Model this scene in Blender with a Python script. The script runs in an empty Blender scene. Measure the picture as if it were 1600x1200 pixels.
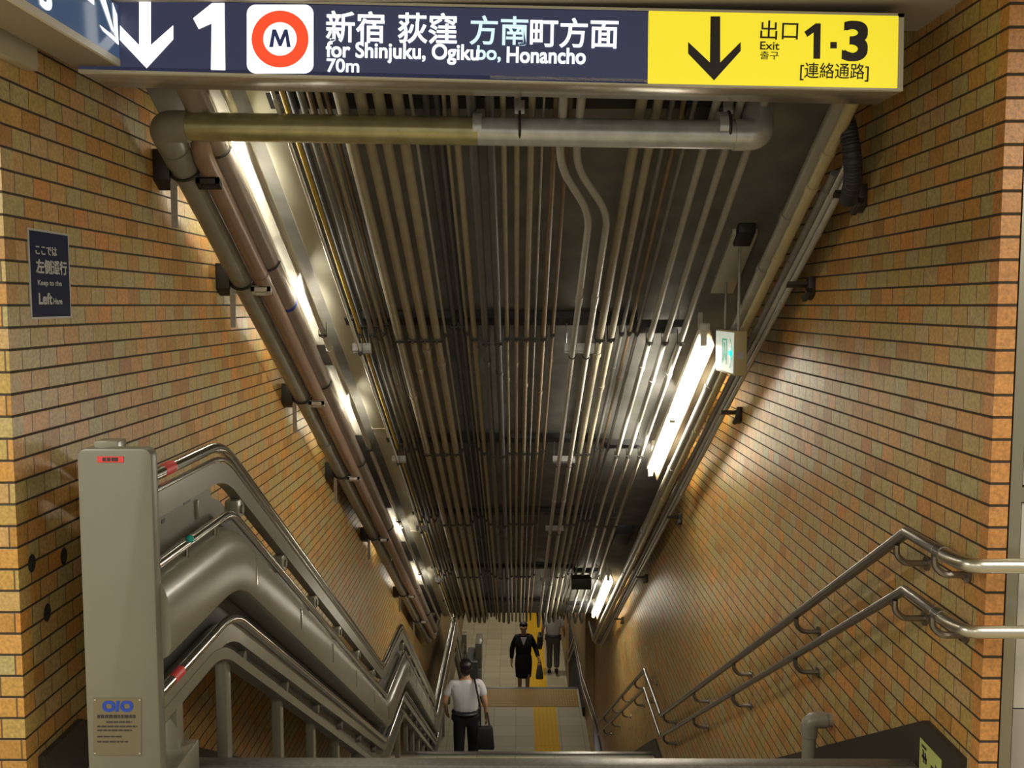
import bpy, bmesh, math, random
from mathutils import Vector, Matrix
random.seed(7)
S = bpy.context.scene
COL = S.collection
# ------------------------------------------------------------------ camera, world, exposure
FPX = 1500.0                                   # focal length in pixels of the 1600x1200 frame
PIT = math.atan(123 / FPX); YAW = math.atan(6 / FPX / math.cos(PIT))
EYE = Vector((0, 0, 1.62))
cp, sp, cy, sy = math.cos(PIT), math.sin(PIT), math.cos(YAW), math.sin(YAW)
FWD = Vector((-sy * cp, cy * cp, -sp)); RGT = Vector((cy, sy, 0)); UPV = RGT.cross(FWD)
cd = bpy.data.cameras.new('camera'); cam = bpy.data.objects.new('camera', cd); COL.objects.link(cam)
cd.sensor_width = 36; cd.lens = FPX / 1600 * 36; cd.clip_start = .05
cam.matrix_world = Matrix((RGT, UPV, -FWD)).transposed().to_4x4(); cam.location = EYE
S.camera = cam
w = bpy.data.worlds.new('world'); S.world = w; w.use_nodes = True
w.node_tree.nodes['Background'].inputs[0].default_value = (.95, .9, .8, 1)
w.node_tree.nodes['Background'].inputs[1].default_value = .33
S.view_settings.view_transform = 'Standard'; S.view_settings.look = 'None'
S.view_settings.gamma = 1; S.view_settings.exposure = 1.0; S.view_settings.use_curve_mapping = False

def area(name, loc, rot, sx, sy_, power, col=(1, .95, .80)):
    l = bpy.data.lights.new(name, 'AREA'); l.shape = 'RECTANGLE'; l.size = sx; l.size_y = sy_
    l.energy = power; l.color = col
    o = bpy.data.objects.new(name, l); COL.objects.link(o); o.location = loc; o.rotation_euler = rot
    return o
# concourse ceiling lamps behind and beside the photographer, lower concourse lamps beyond the stairs
area('concourse_lamp', (-.9, -.6, 2.57), (0, 0, 0), .3, 1.2, 12)
area('concourse_lamp', (1.0, -.6, 2.57), (0, 0, 0), .3, 1.2, 12)
area('concourse_lamp', (2.6, 1.2, 2.57), (0, 0, 0), .3, 1.2, 32)
area('concourse_lamp', (-2.6, 1.2, 2.57), (0, 0, 0), .3, 1.2, 50)
area('lower_hall_lamp', (0, 19.5, -3.1), (0, 0, 0), 1.2, .3, 13)
area('lower_hall_lamp', (0, 23.5, -3.1), (0, 0, 0), 1.2, .3, 22)
area('lower_hall_lamp', (0, 28, -3.1), (0, 0, 0), 1.2, .3, 22)

# ------------------------------------------------------------------ helpers
def ray(x, y): return FWD + RGT * ((x - 800) / FPX) + UPV * ((600 - y) / FPX)
def PX(x, y, X): r = ray(x, y); return EYE + r * (X / r.x)
def PY(x, y, Y): r = ray(x, y); return EYE + r * (Y / r.y)
def PZ(x, y, Z): r = ray(x, y); return EYE + r * ((Z - 1.62) / r.z)
SL = .545                                       # fall of the sloping ceiling and everything hung on it
def PS(x, y, z0): r = ray(x, y); return EYE + r * (z0 / (r.z + SL * r.y))
def onslope(X, Y, z0): return Vector((X, Y, 1.62 + z0 - SL * Y))
SDIR = Vector((0, 1, -SL)).normalized(); SNRM = Vector((0, SL, 1)).normalized()

class MB:
    def __init__(s): s.b = bmesh.new()
    def hexa(s, p):
        v = [s.b.verts.new(q) for q in p]
        for f in ((3, 2, 1, 0), (4, 5, 6, 7), (0, 1, 5, 4), (1, 2, 6, 5), (2, 3, 7, 6), (3, 0, 4, 7)):
            s.b.faces.new([v[i] for i in f])
        return s
    def box(s, x0, x1, y0, y1, z0, z1):
        return s.hexa([(x0, y0, z0), (x1, y0, z0), (x1, y1, z0), (x0, y1, z0), (x0, y0, z1), (x1, y0, z1), (x1, y1, z1), (x0, y1, z1)])
    def sbox(s, X0, X1, Y0, Y1, za, zb):        # box lying in the slope: za..zb are slope offsets
        q = onslope
        return s.hexa([q(X0, Y0, za), q(X1, Y0, za), q(X1, Y1, za), q(X0, Y1, za), q(X0, Y0, zb), q(X1, Y0, zb), q(X1, Y1, zb), q(X0, Y1, zb)])
    def prism(s, pts, d):                       # polygon + extrusion vector
        d = Vector(d); a = [s.b.verts.new(p) for p in pts]; c = [s.b.verts.new(Vector(p) + d) for p in pts]; n = len(a)
        s.b.faces.new(a[::-1]); s.b.faces.new(c)
        for i in range(n): s.b.faces.new((a[i], a[(i + 1) % n], c[(i + 1) % n], c[i]))
        return s
    def tube(s, pts, r, n=12, cap=True):
        pts = [Vector(p) for p in pts]; rs = r if isinstance(r, (list, tuple)) else [r] * len(pts)
        t0 = (pts[1] - pts[0]).normalized()
        u = t0.orthogonal().normalized(); rings = []
        for i, p in enumerate(pts):
            a = (pts[i] - pts[i - 1]).normalized() if i else t0
            c = (pts[i + 1] - pts[i]).normalized() if i < len(pts) - 1 else a
            t = (a + c).normalized(); k = max(.5, t.dot(a))
            u = (u - t * u.dot(t)).normalized(); v = t.cross(u)
            rings.append([s.b.verts.new(p + (u * math.cos(2 * math.pi * j / n) + v * math.sin(2 * math.pi * j / n)) * rs[i]) for j in range(n)])
        for A, B in zip(rings, rings[1:]):
            for j in range(n): s.b.faces.new((A[j], A[(j + 1) % n], B[(j + 1) % n], B[j]))
        if cap: s.b.faces.new(rings[0][::-1]); s.b.faces.new(rings[-1])
        return s
    def sweep(s, path, prof):                   # upright section (dx, dz) carried along a path
        rings = [[s.b.verts.new((p[0] + a, p[1], p[2] + c)) for a, c in prof] for p in path]; n = len(prof)
        for A, B in zip(rings, rings[1:]):
            for j in range(n): s.b.faces.new((A[j], A[(j + 1) % n], B[(j + 1) % n], B[j]))
        s.b.faces.new(rings[0][::-1]); s.b.faces.new(rings[-1])
        return s
    def ball(s, c, r, sc=(1, 1, 1), seg=12):
        m = Matrix.Translation(c) @ Matrix.Diagonal((r * sc[0], r * sc[1], r * sc[2], 1))
        bmesh.ops.create_uvsphere(s.b, u_segments=seg, v_segments=max(6, seg // 2), radius=1, matrix=m); return s
    def build(s, name, mat, parent=None, bevel=0, smooth=True, label=None, keep=False):
        bmesh.ops.recalc_face_normals(s.b, faces=s.b.faces[:])
        if bevel:
            bmesh.ops.bevel(s.b, geom=[e for e in s.b.edges if len(e.link_faces) == 2 and e.calc_face_angle(0) > .6], offset=bevel, segments=2, affect='EDGES', profile=.5)
        me = bpy.data.meshes.new(name); s.b.to_mesh(me); s.b.free()
        return link(me, name, mat, parent, smooth, label)

def shade(me, ang=.7):
    for p in me.polygons: p.use_smooth = True
    try: me.set_sharp_from_angle(angle=ang)
    except Exception: pass
def link(me, name, mat, parent=None, smooth=True, label=None):
    if smooth: shade(me)
    me.materials.clear(); me.materials.append(mat)
    if parent is not None:
        org = Vector(parent['_o'])
    else:
        vs = [v.co for v in me.vertices]
        org = Vector(((min(v.x for v in vs) + max(v.x for v in vs)) / 2, (min(v.y for v in vs) + max(v.y for v in vs)) / 2, min(v.z for v in vs)))
    me.transform(Matrix.Translation(-org))
    o = bpy.data.objects.new(name, me); COL.objects.link(o)
    if parent is not None: o.parent = parent
    else: o.location = org
    o['_o'] = tuple(org)
    if label: o['label'] = label
    return o
def tag(o, label, cat, group=None):
    o['label'] = label; o['category'] = cat
    if group: o['group'] = group
    return o
def thing(name, label, cat, loc, group=None):
    o = bpy.data.objects.new(name, None); COL.objects.link(o); o.location = loc; o.empty_display_size = .1
    o['_o'] = tuple(loc); return tag(o, label, cat, group)
def struct(o): o['kind'] = 'structure'; return o

def fillet(pts, r, n=6):
    pts = [Vector(p) for p in pts]; out = [pts[0]]
    for i in range(1, len(pts) - 1):
        a, b, c = pts[i - 1], pts[i], pts[i + 1]
        d1 = (a - b); d2 = (c - b); k = min(r, d1.length * .45, d2.length * .45)
        p0 = b + d1.normalized() * k; p2 = b + d2.normalized() * k
        for j in range(n + 1):
            t = j / n; out.append(p0 * (1 - t) ** 2 + b * 2 * t * (1 - t) + p2 * t * t)
    out.append(pts[-1]); return out

# text as flat letters with a little thickness, fitted to a rectangle O + u*W + v*H
def text(body, O, u, v, W, H, nrm, name, mat, parent, bold=0, th=.0012, fit=True):
    cu = bpy.data.curves.new('t', 'FONT'); cu.body = body; cu.size = 1; cu.offset = min(bold, .008); cu.extrude = .5
    o = bpy.data.objects.new('t', cu); COL.objects.link(o); dg = bpy.context.evaluated_depsgraph_get(); dg.update()
    me = bpy.data.meshes.new_from_object(o.evaluated_get(dg)); bpy.data.objects.remove(o); bpy.data.curves.remove(cu)
    xs = [q.co.x for q in me.vertices]; ys = [q.co.y for q in me.vertices]
    if not xs: return None
    x0, x1, y0, y1 = min(xs), max(xs), min(ys), max(ys)
    O, u, v, nrm = Vector(O), Vector(u), Vector(v), Vector(nrm)
    for q in me.vertices:
        c = q.co.copy(); q.co = O + u * ((c.x - x0) / (x1 - x0) * W) + v * ((c.y - y0) / (y1 - y0) * H) + nrm * (th if c.z > 0 else 0)
    if bold > .008:                              # heavier strokes: the glyph doubled with small offsets
        b = bmesh.new(); k = (bold - .006) * H / max(.3, (y1 - y0))
        for q, (a, c) in enumerate(((1, 1), (-1, 1), (1, -1), (-1, -1))):
            m2 = me.copy(); m2.transform(Matrix.Translation(u * k * a + v * k * c + nrm * (q * .00025))); b.from_mesh(m2); bpy.data.meshes.remove(m2)
        b.to_mesh(me); b.free()
    return link(me, name, mat, parent, False)

# ------------------------------------------------------------------ materials
def mat(name, col, rough=.5, metal=0, spec=.5, emit=None, est=0, noise=0, nscale=40, bump=0, coat=0):
    m = bpy.data.materials.new(name); m.use_nodes = True; nt = m.node_tree; b = nt.nodes['Principled BSDF']
    b.inputs['Base Color'].default_value = (*col, 1); b.inputs['Roughness'].default_value = rough
    b.inputs['Metallic'].default_value = metal; b.inputs['Specular IOR Level'].default_value = spec
    if coat: b.inputs['Coat Weight'].default_value = coat; b.inputs['Coat Roughness'].default_value = .08
    if emit: b.inputs['Emission Color'].default_value = (*emit, 1); b.inputs['Emission Strength'].default_value = est
    if noise or bump:
        g = nt.nodes.new('ShaderNodeNewGeometry'); n = nt.nodes.new('ShaderNodeTexNoise'); n.inputs['Scale'].default_value = nscale; n.inputs['Detail'].default_value = 4
        nt.links.new(g.outputs['Position'], n.inputs['Vector'])
        if noise:
            r = nt.nodes.new('ShaderNodeMapRange'); r.inputs[1].default_value = .3; r.inputs[2].default_value = .7
            r.inputs[3].default_value = 1 - noise; r.inputs[4].default_value = 1 + noise * .5
            mx = nt.nodes.new('ShaderNodeMix'); mx.data_type = 'RGBA'; mx.blend_type = 'MULTIPLY'; mx.inputs[0].default_value = 1
            mx.inputs[6].default_value = (*col, 1); nt.links.new(n.outputs[0], r.inputs[0]); nt.links.new(r.outputs[0], mx.inputs[7])
            nt.links.new(mx.outputs[2], b.inputs['Base Color'])
        if bump:
            bp = nt.nodes.new('ShaderNodeBump'); bp.inputs['Strength'].default_value = bump; bp.inputs['Distance'].default_value = .003
            nt.links.new(n.outputs[0], bp.inputs['Height']); nt.links.new(bp.outputs[0], b.inputs['Normal'])
    return m

def tile_mat(name, axis, pu, pv, ju, jv, stops, joint, joint_v, rough=.4, bumpd=.004, stagger=.5, off=0, grain=.35, voff=0):
    m = bpy.data.materials.new(name); m.use_nodes = True; nt = m.node_tree; N = nt.nodes; L = nt.links; b = N['Principled BSDF']
    def M(op, a, c=None):
        n = N.new('ShaderNodeMath'); n.operation = op
        for i, q in enumerate((a, c)):
            if q is None: continue
            if hasattr(q, 'node'): L.new(q, n.inputs[i])
            else: n.inputs[i].default_value = q
        return n.outputs[0]
    g = N.new('ShaderNodeNewGeometry'); sx = N.new('ShaderNodeSeparateXYZ'); L.new(g.outputs['Position'], sx.inputs[0])
    U = sx.outputs['XYZ'.index(axis[0])]; V = sx.outputs['XYZ'.index(axis[1])]
    v = M('DIVIDE', M('ADD', V, 100 * pv + voff), pv); row = M('FLOOR', v); fv = M('FRACT', v)
    wob = N.new('ShaderNodeTexWhiteNoise'); wob.noise_dimensions = '1D'; L.new(row, wob.inputs['W'])
    sh = M('ADD', M('MULTIPLY', M('MODULO', row, 2.0), stagger), M('MULTIPLY', wob.outputs['Value'], .12 if stagger else 0))
    u = M('ADD', M('DIVIDE', M('ADD', U, 100 * pu + off), pu), sh); colm = M('FLOOR', u); fu = M('FRACT', u)
    cb = N.new('ShaderNodeCombineXYZ'); L.new(colm, cb.inputs[0]); L.new(row, cb.inputs[1])
    wn = N.new('ShaderNodeTexWhiteNoise'); wn.noise_dimensions = '2D'; L.new(cb.outputs[0], wn.inputs['Vector'])
    rp = N.new('ShaderNodeValToRGB'); e = rp.color_ramp.elements
    while len(e) > 1: e.remove(e[-1])
    e[0].position = stops[0][0]; e[0].color = (*stops[0][1], 1)
    for p, c in stops[1:]: q = e.new(p); q.color = (*c, 1)
    L.new(wn.outputs['Value'], rp.inputs[0])
    def edge(f, j):                              # 1 in the joint, 0 in the tile, soft shoulder
        d = M('MINIMUM', f, M('SUBTRACT', 1.0, f)); r = N.new('ShaderNodeMapRange'); r.interpolation_type = 'SMOOTHSTEP'
        L.new(d, r.inputs[0]); r.inputs[1].default_value = j * .35; r.inputs[2].default_value = j * .75
        r.inputs[3].default_value = 1; r.inputs[4].default_value = 0; return r.outputs[0]
    eu, ev = edge(fu, ju / pu), edge(fv, jv / pv)
    nz = N.new('ShaderNodeTexNoise'); nz.inputs['Scale'].default_value = 90; nz.inputs['Detail'].default_value = 3; L.new(g.outputs['Position'], nz.inputs['Vector'])
    vr = N.new('ShaderNodeMapRange'); L.new(nz.outputs[0], vr.inputs[0]); vr.inputs[1].default_value = .25; vr.inputs[2].default_value = .75; vr.inputs[3].default_value = 1 - grain; vr.inputs[4].default_value = 1 + grain * .6
    def mix(f, a, c, mode='MIX'):
        n = N.new('ShaderNodeMix'); n.data_type = 'RGBA'; n.blend_type = mode
        for i, q in ((0, f), (6, a), (7, c)):
            if hasattr(q, 'node'): L.new(q, n.inputs[i])
            else: n.inputs[i].default_value = q if i == 0 else (*q, 1)
        return n.outputs[2]
    c = mix(1.0, rp.outputs[0], vr.outputs[0], 'MULTIPLY')
    c = mix(eu, c, joint_v); c = mix(ev, c, joint); L.new(c, b.inputs['Base Color'])
    h = M('ADD', M('SUBTRACT', 1.0, M('MAXIMUM', M('MULTIPLY', eu, .5), ev)), M('MULTIPLY', nz.outputs[0], grain))
    bp = N.new('ShaderNodeBump'); bp.inputs['Strength'].default_value = .7; bp.inputs['Distance'].default_value = bumpd; L.new(h, bp.inputs['Height']); L.new(bp.outputs[0], b.inputs['Normal'])
    rr = M('ADD', M('MULTIPLY', ev, .4), rough); L.new(rr, b.inputs['Roughness'])
    return m

BR = [(0, (.37, .195, .046)), (.18, (.52, .265, .062)), (.32, (.43, .29, .082)), (.5, (.44, .325, .115)), (.66, (.40, .335, .145)), (.78, (.57, .275, .062)), (.88, (.43, .315, .145)), (.96, (.62, .265, .053)), (1, (.36, .175, .048))]
M_BRX = tile_mat('glazed_brick_tile_side', 'YZ', .112, .0675, .0045, .0065, BR, (.035, .024, .014), (.13, .075, .03))
M_BRY = tile_mat('glazed_brick_tile_end', 'XZ', .112, .0675, .0045, .0065, BR, (.035, .024, .014), (.13, .075, .03), off=.03)
M_BRC = tile_mat('orange_corner_tile', 'XZ', .4, .0675, .001, .0075, [(0, (.50, .22, .06)), (1, (.58, .27, .08))], (.035, .024, .014), (.035, .024, .014), stagger=0)
FT = [(0, (.43, .38, .25)), (.5, (.47, .41, .275)), (1, (.50, .44, .30))]
M_FLOOR = tile_mat('beige_floor_tile', 'XY', .4, .4, .006, .006, FT, (.2, .17, .12), (.2, .17, .12), rough=.6, bumpd=.001, stagger=0, grain=.06)
M_TACT = tile_mat('yellow_tactile_block', 'XY', .073, 4, .03, .02, [(0, (.80, .46, .01)), (1, (.80, .46, .01))], (.74, .42, .01), (.74, .42, .01), rough=.75, bumpd=.006, stagger=0, grain=.05)
M_DOT = tile_mat('tactile_warning_block', 'XY', .05, .05, .026, .026, [(0, (.42, .235, .025)), (1, (.42, .235, .025))], (.33, .18, .02), (.33, .18, .02), rough=.4, bumpd=.006, stagger=0, grain=.1)
M_STONE = mat('dark_granite', (.035, .027, .02), .45, noise=.5, nscale=300)
M_STEP = mat('step_granite', (.22, .2, .17), .6, noise=.25, nscale=200)
M_NOSE = mat('aluminium_nosing', (.22, .205, .185), .45, .7, noise=.2, nscale=60)
M_SS = mat('stainless_steel', (.62, .61, .57), .16, 1, noise=.06, nscale=50)
M_SSB = mat('brushed_stainless', (.5, .49, .45), .3, .5, noise=.08, nscale=30)
M_RAIL = mat('handrail_steel', (.24, .22, .20), .3, .9)
M_SATIN = mat('satin_handrail', (.56, .53, .45), .3, 1)
M_WHITE = mat('lift_white_paint', (.215, .205, .155), .27, noise=.05, nscale=8)
M_WGREY = mat('lift_grey_panel', (.13, .122, .098), .38, noise=.08, nscale=12)
M_DARK = mat('lift_recess_shade', (.045, .042, .035), .5, noise=.15, nscale=30)  # shadow of the recess under the track cover, put into its colour
M_CEIL = mat('sloping_ceiling_paint', (.20, .195, .175), .85, noise=.25, nscale=6)
M_CEIL_L = mat('concourse_ceiling_panel', (.42, .38, .31), .7)
M_BEIGE = mat('beige_soffit', (.38, .34, .22), .6)
M_PANEL = mat('white_wall_panel', (.50, .48, .43), .3)
M_PANEL_G = mat('grey_wall_panel', (.30, .26, .23), .35)
M_TRIM = mat('steel_wall_trim', (.28, .26, .20), .4, .8)
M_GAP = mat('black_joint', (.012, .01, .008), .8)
M_BROWNW = mat('brown_lower_wall', (.30, .20, .09), .45, noise=.2, nscale=10)
M_GREYP = mat('grey_drain_pipe', (.27, .255, .205), .34, noise=.15, nscale=12)
M_CROSS = mat('silver_drain_pipe', (.58, .60, .60), .3, .45, noise=.2, nscale=14)
M_BROWNP = mat('brown_pipe', (.29, .19, .135), .32, noise=.12, nscale=20)
M_PINKP = mat('rose_grey_pipe', (.30, .245, .20), .4, noise=.1, nscale=16)
M_CREAM = mat('cream_conduit', (.31, .275, .19), .58, noise=.12, nscale=18)
M_GREY = mat('grey_conduit', (.19, .185, .165), .55, noise=.12, nscale=18)
M_DGREY = mat('dark_grey_conduit', (.095, .097, .097), .5, noise=.12, nscale=18)
M_LGREY = mat('pale_grey_conduit', (.35, .34, .30), .42, noise=.1, nscale=18)
M_SATP = mat('bright_plated_conduit', (.62, .6, .52), .24, .35)
M_YELL = mat('yellow_conduit', (.42, .29, .05), .42, noise=.1, nscale=18)
M_BRN = mat('tan_conduit', (.20, .14, .08), .48, noise=.2, nscale=18)
M_CREAMR = mat('yellowed_cream_pipe', (.44, .37, .2), .3, noise=.12, nscale=14)
M_STRUT = mat('black_channel', (.02, .02, .02), .5)
M_GALV = mat('galvanised_channel', (.42, .42, .40), .35, .8, noise=.15, nscale=60)
M_CLAMP = mat('dark_clamp', (.05, .047, .04), .45, .6)
M_RUB = mat('black_rubber', (.02, .02, .025), .55)
M_ALU = mat('sign_aluminium', (.60, .57, .46), .4, .1)
M_UNDER = mat('sign_underside', (.42, .38, .33), .22, .5, noise=.12, nscale=25)
M_NAVY = mat('navy_sign_face', (.014, .018, .045), .35, emit=(.03, .032, .062), est=.5)
M_LEFTF = mat('teal_navy_sign_face', (.012, .02, .05), .12, emit=(.04, .07, .12), est=.5)
M_YSIGN = mat('yellow_sign_face', (.6, .5, .04), .3, emit=(.86, .72, .03), est=.42)
M_LIT = mat('lit_white_lettering', (.8, .8, .8), .4, emit=(.95, .97, 1), est=.6)
M_LITC = mat('lit_pale_cyan_lettering', (.7, .8, .8), .4, emit=(.58, .85, .92), est=.42)
M_RED = mat('lit_red_ring', (.6, .05, .02), .4, emit=(.93, .075, .025), est=.45)
M_INK = mat('dark_lettering', (.03, .025, .03), .5)
M_NAVYINK = mat('navy_lettering', (.02, .03, .10), .5, emit=(.02, .03, .10), est=.3)
M_BLUE = mat('navy_plate', (.006, .01, .045), .6, spec=.15)
M_PLW = mat('plate_white', (.42, .42, .40), .5)
M_TUBE = mat('fluorescent_tube', (.9, .9, .85), .4, emit=(1, .94, .78), est=18)
M_TUBEL = mat('dim_fluorescent_tube', (.9, .9, .85), .4, emit=(1, .95, .80), est=2.6)
M_FIX = mat('white_fixture', (.62, .60, .52), .4)
M_FIXO = mat('fixture_side', (.5, .38, .22), .4)
M_EXITF = mat('exit_sign_face', (.7, .72, .68), .3, emit=(.72, .8, .72), est=.22)
M_GREEN = mat('exit_green', (.0, .2, .12), .4, emit=(0.0, .34, .2), est=.35)
M_CYAN = mat('exit_arrow', (.0, .5, .45), .4, emit=(0.0, .62, .5), est=.5)
M_EXITB = mat('exit_sign_case', (.40, .33, .17), .45)
M_STICKR = mat('red_tape', (.62, .05, .05), .5)
M_TEAL = mat('teal_dot', (.0, .28, .22), .5)
M_LOGO = mat('blue_logo', (.01, .05, .36), .5)
M_PLATE = mat('bronze_nameplate', (.20, .175, .12), .35, .6)
M_GLOW = mat('yellow_green_sticker', (.46, .50, .16), .5)
M_SKIN = mat('skin', (.45, .25, .15), .5)
M_HAIR = mat('black_hair', (.008, .007, .007), .45)
M_SHIRT = mat('white_shirt', (.50, .49, .52), .8, bump=.4, nscale=25)
M_BLACKC = mat('black_cloth', (.008, .008, .011), .8)
M_GTR = mat('grey_trouser_cloth', (.075, .078, .085), .8)
M_SHOE = mat('black_shoe', (.01, .01, .01), .35)
M_BAG = mat('black_bag', (.01, .01, .011), .55)
M_TANBAG = mat('taupe_handbag', (.11, .095, .075), .6)
M_EYE = mat('eye', (.02, .015, .01), .3)
M_LIP = mat('lips', (.3, .09, .07), .5)

# ------------------------------------------------------------------ the setting
XL, XR = -1.53, 1.44
RISE, RUN, NST = .1657, .295, 18
Y1 = 3.31; Y1b = Y1 + NST * RUN; Y2 = 9.58; Y2b = Y2 + NST * RUN; Y3 = 18.57; N3 = 10; Y3b = Y3 + N3 * RUN
ZL1 = -NST * RISE; ZL2 = -2 * NST * RISE; ZB = ZL2 - N3 * RISE
CEIL = 2.6; CZ = 3.10; YC = 3.56; YE = 14.2
ZE = 1.62 + CZ - SL * YE
def wall(name, m, *b): return struct(MB().box(*b).build(name, m, smooth=False))
wl = wall('wall_left', M_BRX, XL - .2, XL, 2.955, 17.0, -8.2, 3.2)
wall('wall_left_end', M_BRY, -4.5, XL, 2.89, 2.955, -.3, 3.2)
wall('wall_right', M_BRX, XR, XR + .2, 2.94, 17.2, -8.2, 3.2)
wall('wall_right_corner', M_BRC, XR, XR + .057, 2.885, 2.94, -.3, 3.2)
wall('trim_1', M_GAP, XR + .057, XR + .07, 2.92, 2.94, -.3, 2.6)
wall('trim_2', M_TRIM, XR + .07, XR + .105, 2.9, 2.94, -.3, 2.6)
# panels of the concourse wall on the far right
for i, (a, c, mm) in enumerate(((-.3, .36, M_PANEL_G), (.365, 1.015, M_PANEL), (1.07, 2.6, M_PANEL))):
    struct(MB().box(XR + .115, XR + 2.6, 2.915, 2.94, a, c).build('wall_right_panel', mm, bevel=.002))
wall('trim_3', M_TRIM, XR + .105, XR + 2.6, 2.905, 2.94, 1.02, 1.065)
wall('trim_4', M_GAP, XR + .105, XR + 2.6, 2.935, 2.95, -.3, 2.6)
wall('wall_lower_right', M_BROWNW, 1.28, 1.6, 17.24, 21.9, -8.2, -2.5)
wall('wall_lower_right_far', M_BROWNW, 1.26, 1.6, 21.94, 34, -8.2, -2.5)
wall('wall_lower_left', M_BROWNW, -1.9, XL, 17.0, 34, -8.2, -2.5)
wall('wall_lower_end', M_PANEL, -1.9, 1.6, 34, 34.2, -8.2, -2.5)
wall('ceiling', M_CEIL_L, -4.5, 4.5, -4, YC - .02, CEIL, CEIL + .1)
wall('ceiling_riser', M_CEIL, XL - .2, XR + .2, YC, YC + .03, CEIL + .1, CEIL + .45)
struct(MB().sbox(XL - .2, XR + .2, YC, YE, CZ, CZ + .12).build('ceiling_slope', M_CEIL, smooth=False))
wall('ceiling_lower', M_CEIL, -1.9, 1.6, YE, 34, ZE, ZE + .12)
wall('ceiling_soffit_left', M_BEIGE, XL + .003, PX(59, 92, -1.49).x, .6, PX(59, 92, -1.49).y, PX(59, 111, -1.49).z, CEIL)
# floors and stairs
wall('floor', M_FLOOR, -4.5, 4.5, -4, Y1 - .1, -.12, 0)
def flight(ya, za, n, label):
    t = thing('staircase', label, 'stairs', (0, ya, za))
    m = MB(); pts = [(XL, ya - .1, za)]; y, z = ya, za
    prof = [(ya - .1, za - .002), (ya, za - .002)]
    for i in range(n):
        prof.append((ya + i * RUN, za - (i + 1) * RISE)); prof.append((ya + (i + 1) * RUN, za - (i + 1) * RISE))
    prof = prof[:-1]
    prof.append((prof[-1][0], prof[-1][1] - .12)); prof.append((ya - .1, za - .3))
    xa, xb = XL + .024, (XR - .024 if za > -5 else 1.25)
    m.prism([(xa, y, z) for y, z in prof], (xb - xa, 0, 0)).build('steps', M_STEP, t, smooth=False)
    for i in range(n):
        MB().box(xa + .01, xb - .01, ya + i * RUN - .055, ya + i * RUN + .006, za - i * RISE - .035, za - i * RISE + .006).build('nosing', M_NOSE, t, bevel=.004)
    return t
flight(Y1, 0, NST, 'upper flight of granite steps with metal nosings, starting at the bottom edge of the photo')
flight(Y2, ZL1, NST, 'middle flight of granite steps below the first landing, where the white-shirted man walks')
flight(Y3, ZL2, N3, 'lowest flight of granite steps where the woman in black climbs')
wall('floor_landing', M_FLOOR, XL, XR, Y1b - RUN, Y2 - .1, ZL1 - .12, ZL1)
wall('floor_landing_lower', M_FLOOR, XL, 1.28, Y2b - RUN, Y3 - .1, ZL2 - .12, ZL2)
wall('floor_lower_hall', M_FLOOR, -1.9, 1.3, Y3b - RUN, 34, ZB - .12, ZB)
def stick(name, m, *b): return struct(MB().box(*b).build(name, m, smooth=False))
def tact(x0, x1, y0, y1, z, m, label):
    return tag(MB().box(x0, x1, y0, y1, z, z + .006).build('tactile_paving', m, smooth=False), label, 'tactile paving')
tact(.33, .76, Y2b - .1, 17.62, ZL2, M_TACT, 'yellow tactile strip running down the lower landing floor')
tact(-1.0, 1.2, 17.64, Y3 - .12, ZL2, M_DOT, 'dull ochre tactile warning band across the lower landing edge')
tact(.33, .76, Y3b + .6, 33.5, ZB, M_TACT, 'yellow tactile strip on the lower hall floor behind the woman')
# dark stone skirting that follows the stairs
def skirting(name, x0, x1):
    zz = lambda y: 0 if y < Y1 else (-(y - Y1) * RISE / RUN if y < Y1b else (ZL1 if y < Y2 else (ZL1 - (y - Y2) * RISE / RUN if y < Y2b else ZL2)))
    ys = [2.96, Y1 - .07, Y1b - .07, Y2 - .07, Y2b - .07, 17.0]
    up = [(y, zz(y + .07) + .18) for y in ys]; up[-1] = (17.0, ZL2 + .18)
    lo = [(y, z - .6) for y, z in up][::-1]
    m = MB(); n = len(up)
    for i in range(n - 1):
        (a, b), (c, d) = up[i], up[i + 1]
        m.hexa([(x0, a, b - .5), (x1, a, b - .5), (x1, c, d - .5), (x0, c, d - .5), (x0, a, b), (x1, a, b), (x1, c, d), (x0, c, d)])
    bmesh.ops.remove_doubles(m.b, verts=m.b.verts[:], dist=1e-4)
    struct(m.build(name, M_STONE, smooth=False))
skirting('baseboard_right', XR - .022, XR); skirting('baseboard_left', XL, XL + .022)
stick('baseboard_lower_right', M_GAP, 1.24, 1.28, 17.24, 21.9, ZL2 - 1.6, ZL2 + .16)
for px_, py_ in ((50, 880), (100, 869), (74, 957)):       # small dark oval spots on the tiles
    p = PX(px_, py_, XL + .001); MB().ball(p, .03, (.06, .8, 1)).build('dark_spot', M_GAP, wl)

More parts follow.
